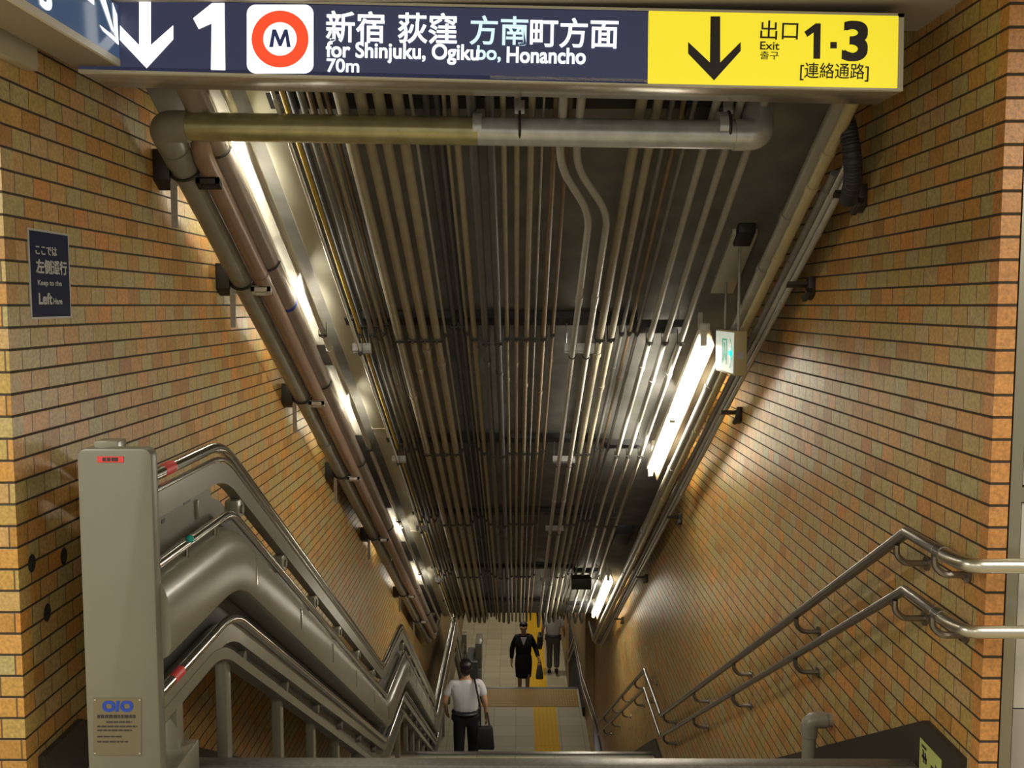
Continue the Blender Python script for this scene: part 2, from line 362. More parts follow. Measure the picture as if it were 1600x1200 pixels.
# ------------------------------------------------------------------ hanging signs
YS = 3.2; TL = .022
SU = Vector((math.cos(TL), 0, -math.sin(TL))); SV = Vector((math.sin(TL), 0, math.cos(TL)))
FN = Vector((0, -1, 0))
def P(x, y, e=0): return PY(x, y, YS) + FN * e
def spoly(pts, e, name, m, parent, th=.0012): return MB().prism([P(x, y, e) for x, y in pts], FN * th).build(name, m, parent, smooth=False)
def stext(body, x0, y0, x1, y1, name, m, parent, bold=0, e=.004):
    s = YS / FPX * 1.003; O = P(x0, y1, e)
    return text(body, O, SU, SV, (x1 - x0) * s, (y1 - y0) * s, FN, name, m, parent, bold)
c0 = P(800, 160)
sg = thing('hanging_sign', 'long lit navy and yellow direction sign hanging across the top of the stairs', 'sign', c0)
TLc, TRc, BRc, BLc = P(122, -6), P(1413, 21), P(1411, 142), P(122, 113)
MB().prism([TLc + Vector((0, .02, 0)), TRc + Vector((0, .02, 0)), BRc + Vector((0, .02, 0)), BLc + Vector((0, .02, 0))], (0, .2, 0)).build('casing', M_UNDER, sg, bevel=.004)
fr = MB(); fr.prism([P(122, 103), P(1411, 133), BRc, BLc], (0, .02, 0)); fr.prism([P(1403, 21), TRc, P(1411, 134), P(1402, 134)], (0, .02, 0)); fr.prism([TLc, TRc, P(1413, 27), P(122, 0)], (0, .02, 0))
fr.build('frame', M_ALU, sg, smooth=False)
spoly([(122, -2), (1013, 17), (1012, 131), (122, 108)], -.012, 'navy_panel', M_NAVY, sg, .012)
spoly([(1014, 17), (1404, 25), (1402, 138), (1012, 130.5)], -.012, 'yellow_panel', M_YSIGN, sg, .0125)
spoly([(218, 2), (236, 3), (236, 71), (271, 40), (271, 62), (229.5, 107), (188, 63), (188, 40), (218, 71)], .002, 'arrow', M_LIT, sg)
spoly([(351, 5), (352.5, 110), (330, 109.5), (331, 37), (311, 46), (302, 29), (332, 5)], .002, 'numeral', M_LIT, sg)
def rrect(x0, y0, x1, y1, r, n=6):
    o = []
    for cx, cy_, a in ((x1 - r, y0 + r, -90), (x1 - r, y1 - r, 0), (x0 + r, y1 - r, 90), (x0 + r, y0 + r, 180)):
        for j in range(n + 1): t = math.radians(a + 90 * j / n); o.append((cx + r * math.cos(t), cy_ + r * math.sin(t)))
    return o
def circ(x, y, r, n=40): return [(x + r * math.cos(2 * math.pi * j / n), y + r * math.sin(2 * math.pi * j / n)) for j in range(n)]
bd = spoly(rrect(386, 7.5, 490, 115, 14), .0015, 'line_badge', M_LIT, sg)
spoly(circ(438, 61.5, 44.5), .003, 'ring', M_RED, bd); spoly(circ(438, 61.5, 26), .0045, 'disc', M_LIT, bd)
spoly([(421.5, 74.5), (426.5, 47), (432, 47), (438.5, 63), (445, 47), (450, 47), (455, 74.5), (449, 74.5), (446.8, 57), (440.5, 73), (436.5, 73), (430, 57), (427.5, 74.5)], .006, 'letter', M_NAVYINK, bd)
for b, x0, y0, x1, y1, mm, bo in (('新宿', 510, 20, 598, 66, M_LIT, .013), ('荻窪', 622, 22.5, 711, 67.5, M_LIT, .013), ('方南', 734, 27, 822, 70, M_LITC, .012),
                              ('町方面', 828, 30, 961, 73.5, M_LIT, .013), ('for Shinjuku, Ogiku', 510, 67, 741.5, 97, M_LIT, .02), ('bo,', 745.5, 73, 781, 97, M_LITC, .02), ('Honancho', 792, 75, 911, 98, M_LIT, .02), ('70m', 511, 93, 560, 113, M_LIT, .014)):
    stext(b, x0, y0, x1, y1, 'lettering', mm, sg, bo)
spoly([(1110, 26), (1125, 26), (1125, 98), (1157, 66), (1157, 80), (1115.5, 126), (1075, 84), (1075, 66), (1109, 98)], .002, 'arrow', M_INK, sg)
for b, x0, y0, x1, y1, bo in (('出口', 1187, 34, 1244, 62, .005), ('Exit', 1187, 66, 1216, 78, .01), ('출구', 1187, 81, 1215, 93, .005), ('3', 1316, 38, 1351, 94, .03), ('[連絡通路]', 1249, 99, 1353, 126, .005)):
    stext(b, x0, y0, x1, y1, 'lettering', M_INK, sg, bo)
spoly([(1274, 37), (1282, 37), (1281, 92), (1270.5, 92), (1271, 51), (1261, 58), (1256.5, 50)], .002, 'numeral', M_INK, sg)
spoly([(1297, 66), (1307, 66), (1307, 76), (1297, 76)], .002, 'dot', M_INK, sg)
for xx in (520, 1120): MB().tube([P(xx, 12) + Vector((0, .1, -.05)), Vector((P(xx, 12).x, YS + .1, CEIL + .05))], .012).build('hanger', M_ALU, sg)

XS = -1.292                                         # side sign, its lit face turned to the right
def Q(x, y, e=0): return PX(x, y, XS) + Vector((e, 0, 0))
cA, cB = Q(193, 107), Q(0, 3)
zb = cA.z; yA, yB = cA.y, 1.45
s2 = thing('hanging_sign', 'lit navy side sign with white diagonal arrow at the top left corner', 'sign', (XS, (yA + yB) / 2, zb))
MB().box(XS - .16, XS - .01, yB, yA, zb, CEIL - .01).build('casing', mat('side_sign_case', (.26, .22, .16), .5), s2, bevel=.004)
MB().box(XS - .01, XS + .002, yB, yA, zb, zb + .022).build('frame', M_ALU, s2)
MB().box(XS - .01, XS + .002, yA - .012, yA, zb + .022, CEIL - .01).build('frame', M_ALU, s2)
MB().box(XS - .01, XS, yB, yA - .012, zb + .022, CEIL - .01).build('navy_panel', M_LEFTF, s2, smooth=False)
def qpoly(pts, name, m): return MB().prism([Q(x, y, .0012) for x, y in pts], (.0012, 0, 0)).build(name, m, s2, smooth=False)
ar = MB()
for pts in ([(154, -6), (163, -4), (178, 52), (173.5, 47)], [(155, 39), (160, 48), (184.5, 70), (184, 62)], [(175, 4), (182, 23), (184, 62), (178, 54)]):
    ar.prism([Q(x, y, .0012) for x, y in pts], (.0012, 0, 0))
ar.build('arrow', M_LIT, s2, smooth=False)
yq = Q(62, 8)
text('3', (XS + .001, Q(62, 2).y, yq.z), (0, 1, 0), (0, 0, 1), Q(79, 8).y - Q(62, 8).y, .09, (1, 0, 0), 'lettering', M_LIT, s2, .03)
qpoly([(133, -3), (146, -3), (146, 8)], 'symbol', M_LIT)

# keep-left plate on the left wall
KX = XL + .002
def K(x, y, e=0): return PX(x, y, KX) + Vector((e, 0, 0))
k0 = K(78, 430); kz0, kz1 = K(78, 498).z, K(78, 361).z; ky0, ky1 = K(46, 430).y, K(109.5, 430).y
kp = thing('wall_sign', 'navy keep-left sign with white lettering on the left tiled wall', 'sign', (KX, (ky0 + ky1) / 2, kz0))
MB().box(XL, KX, ky0, ky1, kz0, kz1).build('border', M_PLW, kp, smooth=False)
MB().box(KX, KX + .001, ky0 + .009, ky1 - .009, kz0 + .007, kz1 - .007).build('plate', M_BLUE, kp, smooth=False)
kw, kh = ky1 - ky0, kz1 - kz0
for b, u0, u1, v0, v1, bo in (('ここでは', .15, .66, .72, .82, .02), ('左側通行', .15, .90, .51, .665, .03), ('Keep to the', .17, .75, .36, .435, .02), ('Left', .18, .5, .165, .29, .03), ('Here', .53, .75, .165, .235, .02)):
    text(b, (KX + .001, ky0 + kw * u0, kz0 + kh * v0), (0, 1, 0), (0, 0, 1), kw * (u1 - u0), kh * (v1 - v0), (1, 0, 0), 'lettering', M_PLW, kp, bo)

# ------------------------------------------------------------------ big pipes
def endturn(X, z0, y0, ye, drop=0, more=1.6):
    a, b = onslope(X, y0, z0), onslope(X, ye, z0); return [a, b, b + Vector((0, more, 0))]
EB = PX(270, 211, -1.42)                              # elbow of the drain
zc = 2.83; XD = -1.405
yE0 = 3.89; eb = onslope(XD, yE0, zc)
xr = .965
dr = thing('drain_pipe', 'thick grey drain pipe crossing below the sign and running down the left wall', 'pipe', (XD, yE0, eb.z - .06))
crossR = Vector((xr, yE0, eb.z - .035))
jn = (eb + crossR) / 2 + Vector((.07, 0, -.002))
MB().tube([eb + Vector((.09, 0, 0)), jn], .056, 24).build('cross_pipe', mat('yellowed_drain_pipe', (.44, .405, .215), .3, .55, noise=.2, nscale=14), dr, label='yellowed left length of the cross pipe')
MB().tube([jn, crossR - Vector((.09, 0, 0))], .056, 24).build('cross_pipe', M_CROSS, dr, label='silver right length of the cross pipe')
MB().tube(fillet([onslope(XD, yE0 + .11, zc), eb, eb + Vector((.1, 0, 0))], .1, 8), .063, 24).build('elbow', M_GREYP, dr)
MB().tube(fillet([crossR - Vector((.1, 0, 0)), crossR, crossR + Vector((.02, .14, .2))], .12, 8), .062, 24).build('elbow', M_CROSS, dr)
MB().tube([crossR + Vector((.02, .13, .19)), crossR + Vector((.03, .2, .34))], .056, 20).build('riser', M_CROSS, dr)
for x in (jn.x - .02, .80): MB().tube([Vector((x, yE0, eb.z - .005)), Vector((x + .035, yE0, eb.z - .005))], .0605, 24).build('coupling', M_CROSS, dr)
MB().tube([onslope(XD, yE0 + .08, zc), onslope(XD, 15.0, zc), onslope(XD, 15.0, zc) + Vector((0, 1.2, -.05))], .057, 24).build('slope_pipe', M_GREYP, dr)
for y in (4.01, 7.0, 10.2, 13.4): MB().tube([onslope(XD, y, zc), onslope(XD, y + .07, zc)], .062, 24).build('coupling', M_GREYP, dr)
def bigpipe(name, label, X, z0, r, m, y0, ye, cs, cm=None, rise=0):
    t = thing(name, label, 'pipe', onslope(X, y0, z0))
    pth = endturn(X, z0, y0, ye)
    if rise: pth = fillet([pth[0] + Vector((0, 0, rise))] + pth, .08)
    MB().tube(pth, r, 20).build('pipe_run', m, t)
    for y in cs: MB().tube([onslope(X, y, z0), onslope(X, y + .06, z0)], r * 1.06, 20).build('coupling', cm or m, t)
    return t
PKX = PS(375, 310, 2.92).x
bigpipe('water_pipe', 'glossy brown pipe squeezed between the drain and the rose-grey pipe', PS(349, 310, 2.83).x, 2.83, .042, M_BROWNP, 4.02, 14.8, (4.9, 6.5, 8.2, 10.0, 11.8), rise=.24)
pk = bigpipe('water_pipe', 'thick rose-grey pipe with blue ring mark below the left lamps', PKX, 2.92, .053, M_PINKP, 3.6, 14.6, (6.3, 9.3, 12.1))
MB().tube([onslope(PKX, 5.32, 2.92), onslope(PKX, 5.345, 2.92)], .0538, 20).build('ring_mark', M_LOGO, pk)
# hangers of the left pipes
for i, (bx, by) in enumerate(((318, 262), (403, 435), (488, 617), (543, 737), (588, 835), (628, 925), (647, 966))):
    yh = PS(bx, by, 2.82).y + .02
    lab = 'pipe hanger with pale channel on the left pipes, %s from the cross pipe' % ('nearest', 'second', 'third', 'fourth', 'fifth', 'sixth', 'seventh and farthest')[i]
    t = thing('pipe_hanger', lab, 'pipe hanger', onslope(XL + .01, yh, zc - .1), 'hangers along the left pipes')
    c = onslope(XD, yh, zc); rg = MB()
    ring = [c + (Vector((1, 0, 0)) * math.cos(a) + SNRM * math.sin(a)) * .063 for a in [2 * math.pi * j / 24 for j in range(25)]]
    rg.tube(ring, .0075, 6).build('ring', M_CLAMP, t)
    MB().sbox(XD + .05, XD + .15, yh - .02, yh - .014, 2.755, 2.78).sbox(XD + .05, XD + .15, yh + .014, yh + .02, 2.755, 2.78).sbox(XD + .05, XD + .15, yh - .02, yh + .02, 2.775, 2.782).sbox(XD + .05, XD + .068, yh - .02, yh + .02, 2.755, 2.78).sbox(XD + .132, XD + .15, yh - .02, yh + .02, 2.755, 2.78).build('channel', M_FIX if i else M_CLAMP, t, smooth=False)
    ringp = [onslope(PKX, yh, 2.92) + (Vector((1, 0, 0)) * math.cos(a) + SNRM * math.sin(a)) * .058 for a in [math.pi + math.pi * j / 12 for j in range(13)]]
    MB().tube(ringp, .006, 6).build('strap', M_CLAMP, t)
    MB().sbox(XL, XD - .055, yh - .035, yh + .035, zc - .07, zc + .06).build('wall_bracket', M_CLAMP, t, bevel=.004)
    a = c + Vector((-.045, -.0, -.05)); MB().box(a.x - .012, a.x + .012, a.y - .02, a.y - .008, a.z - .2, a.z + .02).build('tail_rod', M_GALV, t)

# right-hand bundle
for (nm, lab, x, r, m, z0, y0, cs) in (('water_pipe', 'thick grey pipe, innermost of the bundle along the right wall', 1254, .034, M_GREYP, 2.78, 3.62, (4.35, 4.75, 6.0, 7.4, 9, 10.5)),
        ('water_pipe', 'yellowed cream pipe of the bundle along the right wall', 1270, .025, M_CREAMR, 2.74, 3.62, (3.9, 4.1, 4.6, 5.3, 6.6, 8, 9.6, 11)),
        ('water_pipe', 'slim grey pipe beside the cream pipe along the right wall', 1294, .017, M_GREY, 2.72, 4.0, (4.1, 4.6, 5.2, 6.4, 7.8, 9.2)),
        ('conduit', 'shiny silver conduit, inner one of the pair beside the right wall', 1306.5, .0145, M_SSB, 2.70, 3.85, (4.1, 4.75, 5.4, 6.6, 7.6, 9)),
        ('conduit', 'shiny silver conduit, outermost against the right wall tiles', 1318, .0145, M_SSB, 2.67, 3.95, (4.3, 4.85, 5.5, 6.7, 7.7, 9.1))):
    X = PS(x, 290, z0).x
    t = thing(nm, lab, 'pipe', onslope(X, y0, z0), 'pipes along the right wall')
    MB().tube(endturn(X, z0, y0, 14.7, more=.8), r, 14).build('pipe_run', m, t)
    for y in cs: MB().tube([onslope(X, y, z0), onslope(X, y + .045, z0)], r * 1.14, 14).build('coupling', m, t)
for i, (bx, by) in enumerate(((1326, 312), (1250, 452), (1152, 650), (1068, 812), (1018, 905), (975, 970))):
    yh = PS(bx, by, 2.62).y
    t = thing('pipe_bracket', 'dark wall bracket under the right pipe bundle, %s from the top' % ('first', 'second', 'third', 'fourth', 'fifth', 'sixth')[i], 'pipe bracket', onslope(XR, yh, 2.6), 'brackets of the right pipe bundle')
    MB().sbox(1.31, XR, yh - .014, yh + .014, 2.635, 2.65).build('arm', M_CLAMP, t)
    MB().sbox(XR - .035, XR, yh - .025, yh + .025, 2.58, 2.67).build('base_plate', M_CLAMP, t, bevel=.004)
    MB().tube([onslope(XR - .03, yh - .03, 2.60), onslope(XR - .03, yh + .05, 2.60)], .016, 10).build('bolt', M_CLAMP, t)
dk = [PX(1310, 150, 1.27), PX(1324, 195, 1.28), PX(1332, 240, 1.30), PX(1333, 285, 1.325), PX(1324, 316, 1.345)]
dk = fillet(dk, .06, 4)
m = MB(); L_ = []
for a, b in zip(dk, dk[1:]):
    for j in range(4): L_.append(a.lerp(b, j / 4))
m.tube(L_, [.036 if j % 2 else .033 for j in range(len(L_))], 14)
tag(m.build('flexible_duct', M_RUB), 'black flexible conduit drooping over the right pipes below the sign end', 'conduit')

# ------------------------------------------------------------------ ceiling conduits
Z0 = 2.95
ROW = 460
def rnd(a): return random.uniform(-a, a)
con = [ # x at row 460, diameter px, material, colour words, slope offset
 (481, 11, M_SATP, 'thick silver', 2.98), (533, 5, M_SATP, 'bright silver', 2.86), (543.5, 6, M_YELL, 'yellow', 2.97), (552, 7, M_DGREY, 'dark grey', 3.02), (563.5, 8, M_GREY, 'grey', 2.97), (574, 7, M_BRN, 'tan', 3.02),
 (583, 6, M_CREAM, 'cream', 2.98), (592, 6, M_BRN, 'tan', 3.03), (607.7, 14.5, M_CREAM, 'wide cream', 2.95), (630.5, 13.5, M_CREAM, 'wide cream', 2.95), (651, 13.5, M_CREAM, 'wide cream', 2.95), (672, 13.5, M_CREAM, 'wide cream', 2.95),
 (687, 4.5, M_LGREY, 'pale grey', 2.97), (704, 9, M_DGREY, 'dark grey', 3.02), (716.5, 8, M_DGREY, 'dark grey', 3.02), (724.5, 5, M_CREAM, 'slim cream', 2.98), (736, 9, M_CREAM, 'cream', 2.95),
 (755, 11.5, M_DGREY, 'charcoal', 2.93), (776, 11.5, M_DGREY, 'charcoal', 2.93), (791.3, 7.5, M_CREAM, 'cream', 2.95), (807.4, 7.5, M_CREAM, 'cream', 2.95), (824.5, 9, M_CREAM, 'cream', 2.95), (838, 3, M_LGREY, 'blue-grey hairline', 2.94),
 (852.5, 8, M_BRN, 'tan', 2.95), (868, 6, M_BRN, 'tan', 2.97), (949, 13, M_CREAM, 'wide cream', 2.95), (968, 11, M_CREAM, 'cream', 2.95), (984, 6.5, M_GREY, 'grey', 2.98), (997, 6, M_BRN, 'tan', 2.98), (1010, 6, M_GREY, 'grey', 2.98),
 (1034.7, 10, M_LGREY, 'pale grey', 2.93), (1061.5, 10, M_LGREY, 'pale grey', 2.93), (1088.6, 10.5, M_LGREY, 'pale grey', 2.93)]
ORD = ['first', 'second', 'third', 'fourth', 'fifth', 'sixth', 'seventh', 'eighth', 'ninth', 'tenth', 'eleventh', 'twelfth', 'thirteenth', 'fourteenth', 'fifteenth', 'sixteenth', 'seventeenth', 'eighteenth', 'nineteenth', 'twentieth',
       'twenty-first', 'twenty-second', 'twenty-third', 'twenty-fourth', 'twenty-fifth', 'twenty-sixth', 'twenty-seventh', 'twenty-eighth', 'twenty-ninth', 'thirtieth', 'thirty-first', 'thirty-second', 'thirty-third']
STY = [PS(800, y, 3.0).y for y in (172, 512, 695, 808, 892, 943)]
for i, (x, dia, m, cw, z0) in enumerate(con):
    p = PS(x, ROW, z0); X = p.x; r = dia * p.y / FPX / 2
    t = thing('conduit', '%s ceiling conduit, %s from the left of the sloping row' % (cw, ORD[i]), 'conduit', onslope(X, YC + .04, z0), 'conduits under the sloping ceiling')
    MB().tube(endturn(X, z0, YC + .04, YE - .1 + rnd(.06), more=1.5), r, 10).build('pipe_run', m, t)
    yj = 6.2 + rnd(.35)
    for y in (yj, yj + 3.6): MB().tube([onslope(X, y, z0), onslope(X, y + .05, z0)], r * 1.22, 10).build('coupling', m, t)
    for y in STY[1:5]:
        k = r + .004
        MB().sbox(X - k, X + k, y - .012, y + .012, z0 - k / .878 - .003, z0 - k / .878 + .004).sbox(X + k - .003, X + k + .001, y - .006, y + .006, z0 - k, 3.03).sbox(X - k - .001, X - k + .003, y - .006, y + .006, z0 - k, 3.03).sbox(X - .006, X + .006, y - .006, y + .006, z0 - k / .878 - .014, z0 - k / .878).build('clamp', M_CLAMP, t)
# the two conduits with an S-bend
for j, (px0, px1, lab) in enumerate((((875, 240), (914, 318), 'pale conduit with an S-bend below the cross pipe, left one of the pair'), ((900.5, 240), (943, 318), 'pale conduit with an S-bend below the cross pipe, right one of the pair'))):
    z0 = 2.86; Xa = PS(*px0, z0).x; Xb = PS((906, 930.7)[j], 460, z0).x
    ya, yb = PS(0 + px0[0], 258, z0).y, PS(px1[0], 334, z0).y
    t = thing('conduit', lab, 'conduit', onslope(Xa, YC + .04, z0), 'S-bend conduits')
    pth = fillet([onslope(Xa, YC + .04, z0), onslope(Xa, ya, z0), onslope(Xb, yb, z0), onslope(Xb, YE - .05, z0), onslope(Xb, YE - .05, z0) + Vector((0, 1.5, 0))], .13, 8)
    MB().tube(pth, .0175, 14).build('pipe_run', M_LGREY, t)
    for y in (5.15, 5.2 + 3.2): MB().tube([onslope(Xb, y, z0), onslope(Xb, y + .07, z0)], .021, 14).build('coupling', M_LGREY, t)
    for y in STY[1:5]:
        ring = [onslope(Xb, y + .06, z0) + (Vector((1, 0, 0)) * math.cos(a) + SNRM * math.sin(a)) * .02 for a in [math.pi + math.pi * q / 10 for q in range(11)]]
        MB().tube(ring, .004, 6).build('clamp', M_CLAMP, t)
# black channels across, with hanger rods
for i, y in enumerate(STY):
    nm = ('nearest', 'second', 'third', 'fourth', 'fifth', 'sixth and farthest')[i]
    t = thing('strut_channel', 'black channel carrying the ceiling conduits, %s from the sign' % nm, 'channel', onslope(0, y, 3.03), 'black channels across the sloping ceiling')
    MB().sbox(-1.02, .72, y - .04, y + .04, 3.035, 3.075).build('channel', M_STRUT, t)
    MB().sbox(.70, 1.0, y - .035, y + .035, 2.985, 3.03).build('channel_extension', M_STRUT, t)
    for X in (-.98, -.5, 0, .5, .97): MB().tube([onslope(X, y, 3.03), Vector((X, y, 1.62 + CZ - SL * y + .02))], .006, 8).build('hanger_rod', M_GALV, t)
    if 0 < i < 5:
        for a, b, lab in ((905, 100, 'galvanised short channel under the S-bend pair'), (572, 30, 'galvanised short channel under the bright silver conduit')):
            X = PS((928, 568)[lab.count('silver')], 460, 2.9).x if 0 else ((PS(918, 460, 2.88).x) if a == 905 else PS(535, 460, 2.88).x)
            hw = .09 if a == 905 else .055
            u = thing('short_channel', lab + ', at the %s black channel' % nm, 'channel', onslope(X, y + .08, 2.895), 'galvanised short channels')
            MB().sbox(X - hw, X + hw, y + .045, y + .055, 2.885, 2.93).sbox(X - hw, X + hw, y + .055, y + .075, 2.92, 2.93).sbox(X - hw, X + hw, y + .075, y + .085, 2.885, 2.93).build('channel', M_GALV, u, smooth=False)
            for sx_ in (-1, 1): MB().tube([onslope(X + sx_ * (hw - .01), y + .065, 2.93), onslope(X + sx_ * (hw - .01), y + .02, 3.04)], .004, 6).build('hanger_rod', M_GALV, u)
# small silver beam clamps and pale grips seen between sign and cross pipe
for i, (x, lab) in enumerate(((812, 'bright steel hanger clamp above the middle of the cross pipe'), (1137, 'bright steel hanger clamp above the right elbow of the cross pipe'))):
    a = PY(x, 186, yE0); t = thing('pipe_clamp', lab, 'pipe clamp', (a.x, yE0, eb.z + .05), 'cross pipe clamps')
    MB().box(a.x - .02, a.x + .02, yE0 - .012, yE0 + .012, eb.z + .045, eb.z + .10).build('yoke', M_GALV, t, bevel=.003)
    MB().tube([Vector((a.x, yE0, eb.z + .09)), Vector((a.x, yE0, onslope(0, yE0, CZ).z + .02))], .006, 8).build('rod', M_GALV, t)
    MB().tube([Vector((a.x + math.cos(0) * 0, yE0 + .0615 * math.sin(q), eb.z - .006 + .0615 * math.cos(q))) for q in [2 * math.pi * j / 24 for j in range(25)]], .006, 6).build('ring', M_CLAMP, t)

# ------------------------------------------------------------------ fluorescent lamps
LPX = PS(379, 310, 3.025).x
def lamp(X, z0, ys, label, right=True):
    n = len(ys); t = thing('fluorescent_lamp', label, 'lamp', onslope(X, ys[0], z0 + .1), 'fluorescent lamps')
    top = CZ - .004; ya, yb = ys[0] - .04, ys[-1] + 1.09
    MB().sbox(X - .03, X + .03, ya, yb, z0 + .045, z0 + .09 if right else top).build('housing', M_FIX, t, bevel=.004)
    if right:
        for y in (ya + .15, yb - .15): MB().sbox(X - .012, X + .012, y - .012, y + .012, z0 + .08, top).build('stem', M_FIX, t)
    if right: MB().hexa([onslope(X + a, y, z0 + c) for y, q in ((ya, 0), (yb, 0)) for a, c in ((.026, .05), (.034, .05), (.064, -.042), (.056, -.042))]).build('reflector', M_FIXO, t, smooth=False)
    else: MB().sbox(X - .06, X + .08, ya, yb, top - .012, top - .002).build('reflector', M_FIX, t)
    for y in ys:
        MB().tube([onslope(X, y, z0), onslope(X, y + 1.045, z0)], .0155, 12).build('tube', M_TUBE if right else M_TUBEL, t)
        d = Vector((-.80, 0, -.6)) if right else Vector((.8, 0, -.6)); c = onslope(X, y + .52, z0) + d * .019
        l = area('stairwell_fill', c, (0, 0, 0), .028, 1.15, 17 if right else 6, (1, .95, .82)); l.parent = t; l.location = c - t.location  # added fill light beside the glowing tube, aimed across the stairwell
        zx = -d; yx = (SDIR - zx * SDIR.dot(zx)).normalized(); l.rotation_euler = Matrix((yx.cross(zx), yx, zx)).transposed().to_euler()
        for e in (y - .012, y + 1.047): MB().sbox(X - .018, X + .018, e, e + .022, z0 - .02, z0 + .05).build('lamp_holder', M_FIX, t)
    return t
lamp(1.105, 2.87, (5.66, 6.74), 'double fluorescent lamp with bare tubes beside the exit sign at right')
lamp(1.105, 2.87, (11.25, 12.33), 'far double fluorescent lamp at right near the foot of the ceiling')
lamp(LPX, 3.025, (3.95, 5.03), 'fluorescent lamp hidden above the left pipes nearest the cross pipe', False)
lamp(LPX, 3.025, (6.45,), 'short fluorescent lamp above the left pipes, second down', False)
lamp(LPX, 3.025, (9.35, ), 'fluorescent lamp above the left pipes, third down', False)
lamp(LPX, 3.025, (11.3, ), 'fluorescent lamp above the left pipes, farthest down', False)
# ballast strip and joint cover near the left lamps
t = thing('cable_duct', 'cream ceiling duct beside the left lamps', 'cable duct', onslope(-1.06, 3.7, 3.04))
MB().sbox(-1.10, -1.0, 3.62, YE, 3.04, CZ).build('duct_body', mat('cream_duct', (.42, .40, .30), .5), t, bevel=.004)
for y in (3.92, 7.3, 9.9): MB().sbox(-1.105, -.995, y, y + .02, 3.035, 3.05).build('joint_cover', M_BEIGE, t)
# boxes on the ceiling
b0 = PS(1165, 376, CZ - .06)
tag(MB().sbox(b0.x - .05, b0.x + .04, b0.y - .05, b0.y + .07, CZ - .05, CZ + .002).build('junction_box', M_STRUT, bevel=.006), 'black junction box on the ceiling above the exit sign', 'junction box')
b1 = PS(972, 838, CZ - .06)
tag(MB().sbox(b1.x - .09, b1.x + .09, b1.y - .2, b1.y + .2, CZ - .1, CZ + .002).build('junction_box', M_STRUT, bevel=.006), 'black ceiling box between the two right lamps', 'junction box')
b2 = PS(908, 905, 2.86); t = thing('loudspeaker', 'dark loudspeaker box slung under the conduits near the far right lamp', 'loudspeaker', (b2.x, b2.y, b2.z - .1))
MB().box(b2.x - .12, b2.x + .12, b2.y - .1, b2.y + .1, b2.z - .1, b2.z + .03).build('cabinet', M_CLAMP, t, bevel=.01)
MB().tube(fillet([(b2.x + .11, b2.y, b2.z), (b2.x + .22, b2.y + .02, b2.z + .02), (b2.x + .24, b2.y, b2.z + .12), (b2.x + .16, b2.y, b2.z + .2)], .06), .008, 8).build('cable', M_LGREY, t)

# ------------------------------------------------------------------ exit sign
E = PX(1148, 517, 1.14); ex, ey = E.x, E.y; ez1 = E.z; ez0 = PX(1148, 588, 1.14).z; ey2 = ey + .46
t = thing('exit_sign', 'small lit green and white exit sign hanging from two rods at the right', 'exit sign', (ex + .03, (ey + ey2) / 2, ez0))
MB().box(ex, ex + .066, ey, ey2, ez0, ez1).build('case', M_EXITB, t, bevel=.004)
MB().box(ex - .004, ex, ey + .012, ey2 - .012, ez0 + .012, ez1 - .01).build('face', M_EXITF, t, smooth=False)
H = ez1 - ez0; fx = ex - .0045
def eb_(y0, y1, z0, z1, m=M_GREEN): return MB().box(fx - .001, fx + .0005, ey + y0, ey + y1, ez0 + H * z0, ez0 + H * z1).build('pictogram', m, t, smooth=False)
def epoly(pts, m=M_GREEN): return MB().prism([(fx, ey + y, ez0 + H * z) for y, z in pts], (-.001, 0, 0)).build('pictogram', m, t, smooth=False)
eb_(.26, .275, .22, .78); eb_(.16, .175, .22, .78); eb_(.16, .275, .765, .80); epoly([(.21, .70), (.235, .72), (.23, .5), (.255, .30), (.24, .28), (.21, .45), (.19, .3), (.175, .33), (.2, .5)])
epoly(circ(.22, .73, .018, 12)) if 0 else None
epoly([(.08, .55), (.08, .42), (.035, .42), (.035, .55)][::-1], M_CYAN); epoly([(.135, .54), (.135, .44), (.06, .44), (.06, .54)], M_CYAN)
epoly([(.065, .64), (.02, .49), (.065, .34)], M_CYAN); epoly([(.09, .82), (.03, .62), (.03, .58), (.075, .82)]); epoly([(.09, .16), (.03, .38), (.03, .42), (.075, .16)])
MB().box(ex + .02, ex + .05, ey - .001, ey, ez0 + .09, ez0 + .125).build('sticker', mat('lilac_sticker', (.38, .35, .40), .5), t, smooth=False)
pc = CZ - .03
for yy, xo in ((ey + .07, .035), (ey2 - .07, .035)):
    MB().tube([Vector((ex + xo, yy, ez1 - .005)), Vector((ex + xo, yy, 1.62 + pc - SL * yy + .01))], .0075, 8).build('rod', M_LGREY, t)
MB().sbox(ex - .03, ex + .1, ey - .04, ey2 + .04, pc, CZ + .001).build('ceiling_plate', mat('cream_plate', (.55, .54, .42), .5), t, bevel=.003)

